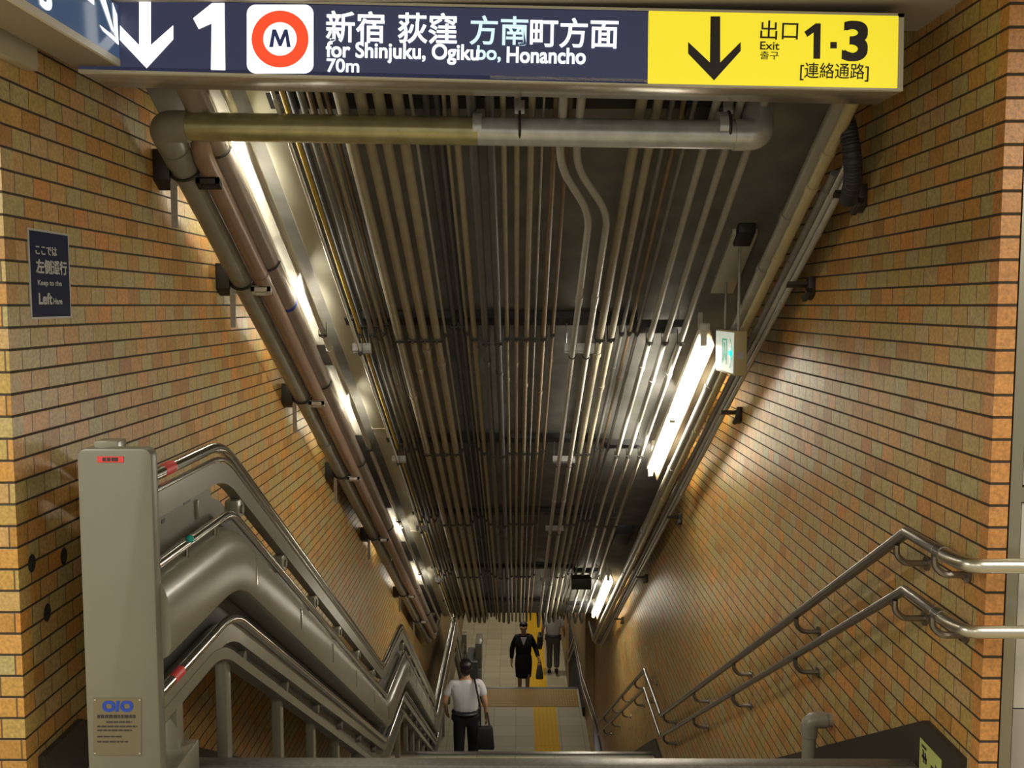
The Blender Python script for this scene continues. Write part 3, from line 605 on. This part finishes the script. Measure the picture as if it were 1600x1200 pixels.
# ------------------------------------------------------------------ right handrails
def railpath(dz):
    a = 0.85 + dz; XH = 1.33
    return [(2.7, 2.795, a), (XH + .02, 2.795, a), (XH, 2.86, a), (XH, 3.22, a), (XH, 8.54, ZL1 + a), (XH, 9.64, ZL1 + a), (XH, 15.05, ZL2 + a), (XH - .12, 17.0, ZL2 + a), (XH - .13, 19.1, ZL2 + a), (XH - .13, 21.9, ZB + a + .15), (XH - .13, 22.4, ZB + a + .15)]
hr = []
for dz, r, lab in ((0, .0195, 'upper steel handrail along the right tiled wall'), (-.2, .0165, 'lower steel handrail along the right tiled wall')):
    pth = railpath(dz); t = thing('handrail', lab, 'handrail', (1.33, Y1, .6 + dz), 'right wall handrails')
    MB().tube(fillet(pth[:3] + [(1.33, 2.98, .85 + dz)], .05), r + .003, 16).build('return_rail', M_SATIN, t, label='satin straight end of the rail turning the corner')
    MB().tube([(1.33, 2.95, .85 + dz)] + [Vector(q) for q in pth[3:]], r, 16).build('rail', M_RAIL, t)
    MB().tube([(1.33, 2.93, .85 + dz), (1.33, 2.97, .85 + dz)], r + .005, 16).build('collar', M_RAIL, t)
    def zr(y):
        for (xa, ya, za), (xb, yb, zb_) in zip(pth[2:], pth[3:]):
            if ya <= y <= yb: return za + (zb_ - za) * (y - ya) / (yb - ya)
    for y in (3.0, 3.3, 4.45, 5.7, 6.95, 8.35, 9.5, 10.4, 11.6, 12.8, 14.0):
        z = zr(y)
        if z is None: continue
        b = [(1.33, y, z - r), (1.33, y, z - r - .035), (1.36, y, z - r - .065), (XR - .006, y, z - r - .065)]
        k = MB().tube(fillet(b, .04, 5), .0115, 8).build('bracket', M_RAIL, t)
        MB().tube([(XR - .008, y, z - r - .065), (XR - .0005, y, z - r - .065)], .026, 14).build('rosette', M_RAIL, k)
# short standpipe in the right-hand corner of the stairs
sp0 = PX(1265, 1125, 1.34)
t = thing('standpipe', 'short grey pipe rising from the steps and bending into the right wall', 'pipe', (sp0.x, sp0.y, sp0.z - .35))
zst = -RISE * (int((sp0.y - Y1) / RUN) + 1)
MB().tube(fillet([(sp0.x, sp0.y, zst), (sp0.x, sp0.y, sp0.z), (XR, sp0.y, sp0.z)], .05), .031, 16).build('pipe_run', M_GREYP, t)
MB().tube(fillet([(sp0.x, sp0.y, sp0.z - .075), (sp0.x, sp0.y, sp0.z), (sp0.x + .075, sp0.y, sp0.z)], .055), .037, 16).build('elbow', M_GREYP, t)
# luminous sticker on the skirting
gx = XR - .0225; g0, g1 = PX(1472, 1175, gx), PX(1438, 1152, gx)
t = thing('floor_sticker', 'yellow-green arrow sticker on the dark stone skirting at bottom right', 'sticker', (gx, g0.y, .02))
MB().box(gx - .001, gx, g0.y, g1.y, g1.z - .12, g1.z).build('backing', M_GLOW, t, smooth=False)
gw = g1.y - g0.y; zt = g1.z
def gp(pts): return MB().prism([(gx - .001, g1.y - gw * a, zt - .12 * b) for a, b in pts], (-.0008, 0, 0)).build('symbol', M_INK, t, smooth=False)
gp([(.1, .12), (.32, .12), (.32, .2), (.1, .2)]); gp([(.14, .25), (.2, .25), (.26, .6), (.2, .62)]); gp([(.24, .3), (.3, .28), (.36, .58), (.3, .6)]); gp([(.12, .42), (.36, .42), (.36, .5), (.12, .5)])
gp([(.55, .45), (.75, .45), (.75, .3), (.95, .55), (.75, .8), (.75, .65), (.55, .65)])

# ------------------------------------------------------------------ stairlift along the left side
za = 1.087
A1 = PZ(345, 693, za); zl1 = ZL1 + 1.52; zl2 = ZL2 + 1.5
A2 = PZ(597, 1040, zl1); A3 = PZ(626, 975, zl1); A4 = PZ(679, 1092, zl2)
A5 = Vector((-1.24, 18.9, zl2)); A6 = Vector((-1.24, 21.6, ZB + 1.25)); A7 = Vector((-1.24, 22.6, ZB + 1.25))
A0 = Vector((-1.14, 2.9, za))
KEY = [A0, A1, A2, A3, A4, A5, A6, A7]
def lp(dx=0, dz=0, r=.16, upto=None, start=None):
    q = [Vector((p.x + dx, p.y, p.z + dz)) for p in KEY[:upto]]
    if start is not None: q[0].y = start
    return fillet(q, r, 8)
sl = thing('stairlift_rail', 'white stairlift rail structure with end post following the stairs on the left', 'stairlift', (-1.18, 2.9, 0))
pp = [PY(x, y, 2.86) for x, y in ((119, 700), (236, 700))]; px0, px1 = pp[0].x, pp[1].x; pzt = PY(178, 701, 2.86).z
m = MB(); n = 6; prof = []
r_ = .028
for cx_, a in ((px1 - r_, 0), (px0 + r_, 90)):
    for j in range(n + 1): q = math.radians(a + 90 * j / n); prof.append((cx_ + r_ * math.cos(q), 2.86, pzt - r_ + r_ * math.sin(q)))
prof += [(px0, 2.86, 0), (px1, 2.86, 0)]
post = m.prism(prof, (0, .055, 0)).build('end_post', mat('post_shaded_white', (.165, .158, .12), .4, noise=.04, nscale=8), sl, bevel=.008)  # lift white made darker: shade put into the post's colour
hx = PY(182, 690, 2.98).x
MB().box(hx - .036, hx + .036, 2.90, 2.97, pzt - .1, PY(182, 684, 2.98).z).build('post_cap', M_WHITE, post, bevel=.004)
def fp(x, y, e=.0005): return PY(x, y, 2.86 - e)
def frect(x0, y0, x1, y1, e, name, mm, par): return MB().prism([fp(x0, y0, e), fp(x1, y0, e), fp(x1, y1, e), fp(x0, y1, e)], (0, -.0012, 0)).build(name, mm, par, smooth=False)
lb = frect(152, 713, 193, 722.5, .0005, 'red_label', M_STICKR, post)
for xa, xb in ((160, 165), (167, 172), (174, 177), (178, 184)): frect(xa, 715, xb, 720.5, .002, 'ink_mark', M_INK, lb)
npz = frect(146, 1091, 221, 1180, .0005, 'nameplate', M_PLATE, post)
lg = MB()
def ringpoly(x0, y0, x1, y1, t_):
    o = rrect(x0, y0, x1, y1, (y1 - y0) * .45, 5); i_ = rrect(x0 + t_, y0 + t_ * .9, x1 - t_, y1 - t_ * .9, (y1 - y0) * .25, 5); k = len(o)
    for j in range(k):
        lg.prism([fp(*o[j], .002), fp(*o[(j + 1) % k], .002), fp(*i_[(j + 1) % k], .002), fp(*i_[j], .002)], (0, -.001, 0))
ringpoly(160, 1095, 180, 1112, 5); ringpoly(188, 1095, 208, 1112, 5)
lg.prism([fp(x, y, .002) for x, y in ((182, 1095), (187, 1095), (185, 1112), (180, 1112))], (0, -.001, 0))
lg.build('logo', M_LOGO, npz, smooth=False)
random.seed(3)
for y, a, b, h in ((1117, 152, 212, 5), (1127, 166, 206, 2.4), (1134, 152, 214, 2.2), (1140, 152, 206, 2.2), (1150, 152, 190, 2), (1158, 152, 200, 2)):
    mk = MB(); x = a
    while x < b:
        wd = random.uniform(3, 7) if h > 3 else random.uniform(4, 10); mk.prism([fp(x, y, .002), fp(min(x + wd, b), y, .002), fp(min(x + wd, b), y + h, .002), fp(x, y + h, .002)], (0, -.001, 0)); x += wd + 1.6
    mk.build('small_print', M_INK, npz, smooth=False)
for cx_, cy__ in ((148.5, 1093.5), (218.5, 1093.5), (148.5, 1177), (218.5, 1177)): frect(cx_ - 1.5, cy__ - 1, cx_ + 1.5, cy__ + 1, .002, 'screw', M_SS, npz)
# upper group
ur = MB().tube(lp(.0, 0, .16), .021, 14).build('upper_rail', M_SS, sl)
MB().tube(lp(.012, -.043, .16), .009, 10).build('rail_trim', M_SS, ur)
frs = [PX(x, y, -1.1) for x, y in ((271, 722), (286, 715))]
MB().tube([Vector((-1.14, frs[0].y, za)), Vector((-1.14, frs[1].y, za))], .0218, 14).build('red_tape', M_STICKR, ur)
MB().sweep(lp(0, 0, .16), [(-.03, -.055), (.012, -.055), (.014, -.135), (-.03, -.135)]).build('upper_beam', M_WHITE, sl)
cpn = MB().sweep([A0 + Vector((0, 0, 0)), Vector((A0.x, A1.y - .08, za))], [(-.035, -.13), (-.02, -.13), (-.02, -.35), (-.035, -.35)]).build('control_panel', M_WGREY, sl, smooth=False)
for y0_, y1_, z_ in ((3.03, 3.06, -.165), (3.09, 3.12, -.168), (3.30, 3.37, -.15)): MB().box(-1.1605, -1.1585, y0_, y1_, za + z_ - .012, za + z_).build('small_label', M_INK, cpn, smooth=False)
MB().box(-1.161, -1.15, 3.42, 3.435, za - .24, za - .17).build('latch', M_WHITE, cpn, bevel=.003)
MB().sweep(lp(0, 0, .12), [(-.05, -.2), (-.03, -.2), (-.03, -.36), (-.05, -.36)]).build('back_panel', M_WGREY, sl)
def along(dist0, step, upto):                        # stations on the sloping stretches only
    out = []
    for a, b in ((A1, A2), (A3, A4), (A5, A6)):
        n_ = int((b.y - a.y - .3) / step)
        for j in range(n_ + 1): out.append(a.lerp(b, (.22 + j * step) / (b.y - a.y)))
    return out
for p in along(0, .72, 1):
    k = MB().box(p.x - .045, p.x + .01, p.y - .05, p.y + .05, p.z - .21, p.z - .13).build('spacer', M_WHITE, sl, bevel=.008)
    MB().tube([(p.x + .01, p.y, p.z - .175), (p.x + .018, p.y, p.z - .175)], .018, 12).build('cap_nut', M_WGREY, k)
br = MB().tube(lp(.03, -.267, .10), .0165, 14).build('middle_rail', M_SS, sl)
dt = PX(300, 829, -1.1); MB().ball((-1.11 + .008, dt.y - .02, za - .267 + .012), .015, (1, 1, 1)).build('teal_dot', M_TEAL, br)
for yy in (3.18, 3.48):
    MB().tube(fillet([(-1.11, yy, za - .283), (-1.11, yy, za - .32), (-1.17, yy, za - .33)], .03), .007, 8).build('bracket', M_RAIL, br)
SH = [(-.05, -.30), (.0, -.302), (.03, -.312), (.052, -.335), (.064, -.37), (.068, -.41), (.07, -.525), (.062, -.552), (.04, -.565), (-.05, -.568)]
shl = MB().sweep(lp(0, 0, .2), SH).build('track_cover', M_WHITE, sl)
for p in along(0, .8, 1):
    MB().box(p.x + .066, p.x + .073, p.y - .01, p.y - .003, p.z - .49, p.z - .38).build('seam_clip', M_SS, shl)
MB().sweep(lp(0, 0, .16), [(-.05, -.575), (-.03, -.575), (-.03, -.69), (-.05, -.69)]).build('track_recess', M_DARK, sl)
lr = MB().tube(lp(.03, -.672, .16), .0175, 14).build('lower_rail', M_SS, sl)
q0, q1 = PX(272, 1043, -1.1), PX(286, 1027, -1.1)
MB().tube([Vector((-1.11, q0.y, za - .672)), Vector((-1.11, q1.y, za - .672))], .0183, 14).build('red_tape', M_STICKR, lr)
MB().sweep(lp(0, 0, .16), [(-.04, -.69), (.02, -.69), (.022, -.765), (-.04, -.765)]).build('lower_beam', M_WHITE, sl)
def lowpath():
    q = [Vector(p) for p in KEY]
    for i, (dy, dz) in enumerate(((0, 0), (-.12, 0), (-.05, -.13), (0, -.1), (0, 0), (0, 0), (0, 0), (0, 0))):
        q[i].y += dy; q[i].z += dz
    q[3].z = q[2].z; q[4].z -= .13; q[5].z -= .13
    return q
LP = fillet(lowpath(), .16, 8)
MB().sweep(LP, [(-.04, -.745), (.025, -.745), (.025, -.79), (-.04, -.79)]).build('bottom_flange', M_WHITE, sl)
MB().sweep(lp(0, 0, .16), [(-.035, -.76), (-.022, -.76), (-.022, -.85), (-.035, -.85)]).build('web_plate', M_WGREY, sl)
for p in along(0, .72, 1): MB().tube([(p.x - .03, p.y, p.z - .80), (p.x + .012, p.y, p.z - .80)], .026, 12).build('cap_nut', M_WGREY, sl)
def floorz(y):
    if y < Y1: return 0
    if y < Y1b: return -RISE * (int((y - Y1) / RUN) + 1)
    if y < Y2: return ZL1
    if y < Y2b: return ZL1 - RISE * (int((y - Y2) / RUN) + 1)
    return ZL2 if y < Y3 else max(ZB, ZL2 - RISE * (int((y - Y3) / RUN) + 1))
def pathz(y):
    q = lowpath()
    for a, b in zip(q, q[1:]):
        if a.y <= y <= b.y: u = (y - a.y) / (b.y - a.y); return a.x + (b.x - a.x) * u, a.z + (b.z - a.z) * u
for y in (3.17, 3.72, 4.56, 5.3, 6.02, 6.75, 7.5, 8.3, 9.0, 9.8, 10.6, 11.4, 12.2, 13.0, 13.8, 15.0, 16.4, 17.8):
    x, z = pathz(y); MB().box(x - .05, x - .005, y - .03, y + .03, floorz(y - .03) if floorz(y + .03) == floorz(y - .03) else floorz(y + .03), z - .77).build('support_post', M_WHITE, sl, bevel=.004)
MB().box(-1.2, -1.1, 3.0, 3.22, .0, .12).build('base_block', M_WHITE, sl, bevel=.006)
MB().box(-1.3, -1.18, 22.35, 22.6, ZB, ZB + 1.4).build('lower_end_post', M_WHITE, sl, bevel=.01)
# parked stairlift carriage at the foot
t = thing('stairlift_carriage', 'parked stairlift platform, dark grey with white panel, at the foot of the stairs', 'stairlift', (-1.0, 22.1, ZB))
MB().box(-1.15, -.88, 21.65, 22.65, ZB + .02, ZB + 1.0).build('body', mat('carriage_grey', (.10, .11, .105), .5), t, bevel=.03)
MB().box(-.95, -.80, 21.9, 22.6, ZB + .75, ZB + 1.35).build('white_panel', M_WHITE, t, bevel=.02)
MB().box(-.9, -.82, 21.8, 22.7, ZB, ZB + .75).build('folded_platform', mat('platform_grey', (.22, .23, .21), .5), t, bevel=.015)

# ------------------------------------------------------------------ people
def skin(nodes, edges, name, m, parent, xf, flat=None, lvl=2):
    me = bpy.data.meshes.new(name); me.from_pydata([n[0] for n in nodes], edges, []); o = bpy.data.objects.new(name, me); COL.objects.link(o)
    sk = o.modifiers.new('s', 'SKIN'); sk.use_smooth_shade = True
    for i, n in enumerate(nodes): me.skin_vertices[0].data[i].radius = (n[1], n[1] if len(n) < 3 else n[2])
    me.skin_vertices[0].data[0].use_root = True
    ss = o.modifiers.new('u', 'SUBSURF'); ss.levels = lvl; ss.render_levels = lvl
    dg = bpy.context.evaluated_depsgraph_get(); dg.update(); m2 = bpy.data.meshes.new_from_object(o.evaluated_get(dg)); bpy.data.objects.remove(o)
    if flat:
        for v in m2.vertices: v.co = flat(v.co)
    m2.transform(xf); m2.name = name
    return link(m2, name, m, parent, True)
def person(label, loc, yaw, h, pose, outfit, group=None):
    k = h / 1.72; xf = Matrix.Translation(loc) @ Matrix.Rotation(yaw, 4, 'Z') @ Matrix.Scale(k, 4)
    t = thing('person', label, 'person', loc, group)
    V_ = Vector; hipw = .09; shw = pose.get('shw', .185)
    pel, spn, cst, nb, nk = V_((0, 0, .97)), V_((0, .01, 1.12)), V_((0, .015, 1.30)), V_((0, .0, 1.44)), V_((0, .015, 1.51))
    legs = {}
    for s, nm in ((-1, 'l'), (1, 'r')):
        kn, an, toe = pose['leg_' + nm]; legs[nm] = [V_((s * hipw, 0, .90)), V_(kn), V_(an), V_(toe)]
    arms = {}
    for s, nm in ((-1, 'l'), (1, 'r')):
        el, wr = pose['arm_' + nm]; arms[nm] = [V_((s * shw, 0, 1.41)), V_(el), V_(wr)]
    nodes = [(pel, .115), (spn, .105), (cst, .12), (nb, .07), (nk, .05), (V_((0, .015, 1.575)), .066), (V_((0, .005, 1.635)), .082), (V_((0, 0, 1.685)), .062), (V_((0, .085, 1.60)), .018), (V_((0, .07, 1.555)), .03)]
    edges = [(0, 1), (1, 2), (2, 3), (3, 4), (4, 5), (5, 6), (6, 7), (6, 8), (5, 9)]
    for s in (-1, 1):                                # ears
        nodes.append((V_((s * .083, -.005, 1.61)), .016)); edges.append((6, len(nodes) - 1))
    for nm in 'lr':
        a = len(nodes); L0 = legs[nm]; nodes += [(L0[0], .082), (L0[1], .055), (L0[2], .038), (L0[3], .03)]; edges += [(0, a), (a, a + 1), (a + 1, a + 2), (a + 2, a + 3)]
    for nm in 'lr':
        a = len(nodes); R0 = arms[nm]; d = (R0[2] - R0[1]).normalized(); pm = R0[2] + d * .08
        nodes += [(R0[0], .052), (R0[1], .04), (R0[2], .026), (pm, .03)]; edges += [(2, a), (a, a + 1), (a + 1, a + 2), (a + 2, a + 3)]
        fw = V_((0, 1, 0)); sd = d.cross(fw).normalized(); fw = sd.cross(d)
        inw = sd if sd.x * (1 if nm == 'l' else -1) > 0 else -sd
        for q, (off, ln) in enumerate(((.027, .066), (.009, .078), (-.009, .072), (-.026, .055))):
            b = len(nodes); base = pm + fw * off + d * .012; mid = base + d * ln * .55 + inw * .008; tip = mid + d * ln * .4 + inw * .022
            nodes += [(base, .0098), (mid, .009), (tip, .0075)]; edges += [(a + 3, b), (b, b + 1), (b + 1, b + 2)]
        b = len(nodes); tb = R0[2] + d * .035 + fw * .028; tm = tb + d * .04 + fw * .022 + inw * .01; nodes += [(tb, .012), (tm, .010), (tm + d * .028 + inw * .006, .008)]
        edges += [(a + 2, b), (b, b + 1), (b + 1, b + 2)]
    fl = lambda c: Vector((c.x * (1.25 if .85 < c.z < 1.40 and abs(c.x) < .17 else 1), c.y * (.8 if .85 < c.z < 1.45 and abs(c.x) < .2 else 1), c.z))
    skin(nodes, edges, 'body', M_SKIN, t, xf, fl)
    # clothes
    if outfit['top']:
        mt, sl_, lg_ = outfit['top']                  # material, sleeve share of the arm, hem height
        n2 = [(V_((0, 0, lg_)), .16), (spn, .14), (cst, .15), (V_((0, 0, 1.42)), .085), (V_((0, .005, 1.475)), .062)]; e2 = [(0, 1), (1, 2), (2, 3), (3, 4)]
        for nm in 'lr':
            a = len(n2); R0 = arms[nm]; end = R0[0].lerp(R0[1], min(1, sl_)); n2 += [(R0[0], .075), (end, .064)]; e2 += [(2, a), (a, a + 1)]
            if sl_ > 1: n2.append((R0[1].lerp(R0[2], .92), .046)); e2.append((a + 1, a + 2))
        f2 = lambda c: Vector((c.x * (1.3 if c.z < 1.36 and abs(c.x) < .16 else 1), c.y * .82, c.z))
        skin(n2, e2, outfit['topname'], mt, t, xf, f2)
    if outfit['bottom'] == 'trousers':
        n3 = [(V_((0, 0, 1.08)), .145), (V_((0, 0, .93)), .155)]; e3 = [(0, 1)]
        for nm in 'lr':
            a = len(n3); L0 = legs[nm]; n3 += [(L0[0] - V_((0, 0, .04)), .112), (L0[1], .082), (L0[2] + V_((0, 0, .03)), .075)]; e3 += [(1, a), (a, a + 1), (a + 1, a + 2)]
        skin(n3, e3, 'trousers', outfit['bm'], t, xf, lambda c: Vector((c.x * (1.2 if c.z > .88 else 1), c.y * .9, c.z)))
        bl = [(.19 * math.cos(q), .135 * math.sin(q), .985) for q in [2 * math.pi * j / 24 for j in range(25)]]
        o = MB().tube([xf @ Vector(q) for q in bl], .018 * k, 6).build('belt', M_SHOE, t)
    else:
        m_ = MB(); R = []
        for z, rx, ry in ((1.04, .16, .12), (.95, .185, .14), (.8, .195, .16), (.62, .185, .17), (.50, .175, .165)):
            R.append([m_.b.verts.new(xf @ Vector((rx * math.cos(q), ry * math.sin(q), z))) for q in [2 * math.pi * j / 24 for j in range(24)]])
        for A, B in zip(R, R[1:]):
            for j in range(24): m_.b.faces.new((A[j], A[(j + 1) % 24], B[(j + 1) % 24], B[j]))
        m_.b.faces.new(R[0]); m_.b.faces.new(R[-1][::-1]); m_.build('skirt', outfit['bm'], t)
    for nm in 'lr':
        L0 = legs[nm]; an, toe = L0[2], L0[3]; d = (toe - an).normalized()
        skin([(an + V_((0, 0, .0)), .046), (an - d * .04 + V_((0, 0, -.035)), .042), (an.lerp(toe, .6) + V_((0, 0, -.012)), .046), (toe + d * .04, .036)], [(0, 1), (0, 2), (2, 3)], 'shoe', M_SHOE, t, xf)
    # hair
    hm = MB()
    for c, r, sc in (((0, -.03, 1.672), .1, (.95, .93, .84)), ((0, -.04, 1.61), .085, (.98, .8, 1.0)), ((0, .025, 1.712), .06, (1.1, .9, .55))) + ((((0, -.115, 1.62), .05, (1, .9, .9)),) if outfit.get('bun') else (((0, -.045, 1.56), .055, (1.0, .6, .8)),)):
        hm.ball(xf @ Vector(c), r * k, sc, 16)
    hm.build('hair', M_HAIR, t)
    for s in (-1, 1): MB().ball(xf @ Vector((s * .03, .079, 1.635)), .0062 * k, (1.3, .7, .8), 8).build('eye', M_EYE, t)
    MB().ball(xf @ Vector((0, .083, 1.572)), .012 * k, (1.8, .7, .6), 8).build('mouth', M_LIP, t)
    return t, xf

# man in white shirt going down the middle flight
zt = lambda y: floorz(y)
y_ = 13.25; q = PX(725, 1080, -.62)
mx_ = PY(728, 1080, y_).x
p1, x1 = person('man in white short-sleeved shirt and black trousers walking down, seen from behind', Vector((mx_, y_, zt(y_))), math.radians(3), 1.73,
    dict(leg_l=((-.10, .03, .50), (-.10, 0, .085), (-.11, .13, .03)), leg_r=((.10, .06, .50), (.10, -.03, .09), (.11, .10, .035)),
         arm_l=((-.30, -.03, 1.15), (-.28, .10, .96)), arm_r=((.27, -.03, 1.14), (.29, .05, .90)), shw=.2),
    dict(top=(M_SHIRT, .80, .91), topname='shirt', bottom='trousers', bm=M_BLACKC), 'people on the stairs')
bg = thing('shoulder_bag', 'black shoulder bag hanging at the right hip of the man in white', 'bag', x1 @ Vector((.27, -.06, .62)))
MB().hexa([x1 @ Vector(v) for v in ((.13, -.24, .52), (.40, -.22, .50), (.40, -.10, .50), (.13, -.12, .52), (.15, -.22, .84), (.37, -.2, .84), (.37, -.12, .84), (.15, -.14, .84))]).build('pouch', M_BAG, bg, bevel=.03)
MB().tube([x1 @ Vector(v) for v in ((.20, -.18, .83), (.20, -.16, 1.1), (.165, -.135, 1.28), (.13, -.09, 1.44), (.12, 0, 1.475), (.125, .09, 1.42), (.17, .125, 1.25), (.23, .11, 1.08), (.30, .02, .96), (.33, -.16, .83))], .014, 8).build('strap', M_BAG, bg)

# woman in black suit climbing the lowest flight
yw = PX(822, 1000, .2).y; yw = 19.655
wx = PY(818, 1040, yw).x; wz = zt(yw)
p2, x2 = person('woman in black jacket and skirt climbing towards the camera with a bag', Vector((wx, yw, wz)), math.radians(180), 1.60,
    dict(leg_l=((-.09, .10, .50), (-.085, .02, .09), (-.09, .14, .035)), leg_r=((.085, .02, .49), (.085, -.10, .10), (.085, .02, .035)),
         arm_l=((-.27, -.04, 1.14), (-.34, .08, .93)), arm_r=((.26, -.04, 1.13), (.27, .02, .87)), shw=.165),
    dict(top=(M_BLACKC, 2, .93), topname='jacket', bottom='skirt', bm=M_BLACKC, bun=True), 'people on the stairs')
MB().prism([x2 @ Vector(v) for v in ((-.07, .118, 1.44), (.07, .118, 1.44), (0, .145, 1.26))], x2.to_3x3() @ Vector((0, .012, 0))).build('collar', M_SHIRT, p2)
hb = thing('handbag', 'taupe handbag hanging from the hand of the woman in black', 'bag', x2 @ Vector((-.36, .1, .42)))
MB().hexa([x2 @ Vector(v) for v in ((-.45, .0, .48), (-.27, .0, .48), (-.27, .18, .48), (-.45, .18, .48), (-.41, .05, .80), (-.31, .05, .80), (-.31, .13, .80), (-.41, .13, .80))]).build('pouch', M_TANBAG, hb, bevel=.03)
MB().tube([x2 @ Vector(v) for v in ((-.40, .09, .78), (-.385, .09, .86), (-.36, .09, .89), (-.335, .09, .86), (-.32, .09, .78))], .009, 8).build('handle', M_TANBAG, hb)

# man walking away in the lower hall
ym = PZ(895, 1052, ZB).y; mx3 = PZ(864, 1052, ZB).x
p3, x3 = person('man in white shirt and grey trousers walking away in the lower hall', Vector((mx3, ym, ZB)), math.radians(-6), 1.72,
    dict(leg_l=((-.09, .05, .50), (-.09, -.02, .09), (-.1, .11, .035)), leg_r=((.09, .06, .50), (.10, -.16, .16), (.10, -.08, .05)),
         arm_l=((-.26, -.04, 1.15), (-.27, .06, .92)), arm_r=((.27, -.03, 1.16), (.27, .12, .97)), shw=.185),
    dict(top=(M_SHIRT, .8, .92), topname='shirt', bottom='trousers', bm=M_GTR), 'people on the stairs')
bb = thing('briefcase', 'black briefcase held at the left side of the man walking away', 'bag', x3 @ Vector((-.30, .05, .60)))
MB().hexa([x3 @ Vector(v) for v in ((-.40, -.17, .66), (-.27, -.17, .66), (-.27, .25, .66), (-.40, .25, .66), (-.39, -.16, .98), (-.28, -.16, .98), (-.28, .23, .98), (-.39, .23, .98))]).build('case', M_BAG, bb, bevel=.02)
MB().tube([x3 @ Vector(v) for v in ((-.33, -.03, .97), (-.33, 0, 1.02), (-.33, .08, 1.02), (-.33, .11, .97))], .01, 8).build('handle', M_BAG, bb)

for o in bpy.data.objects:
    if '_o' in o: del o['_o']
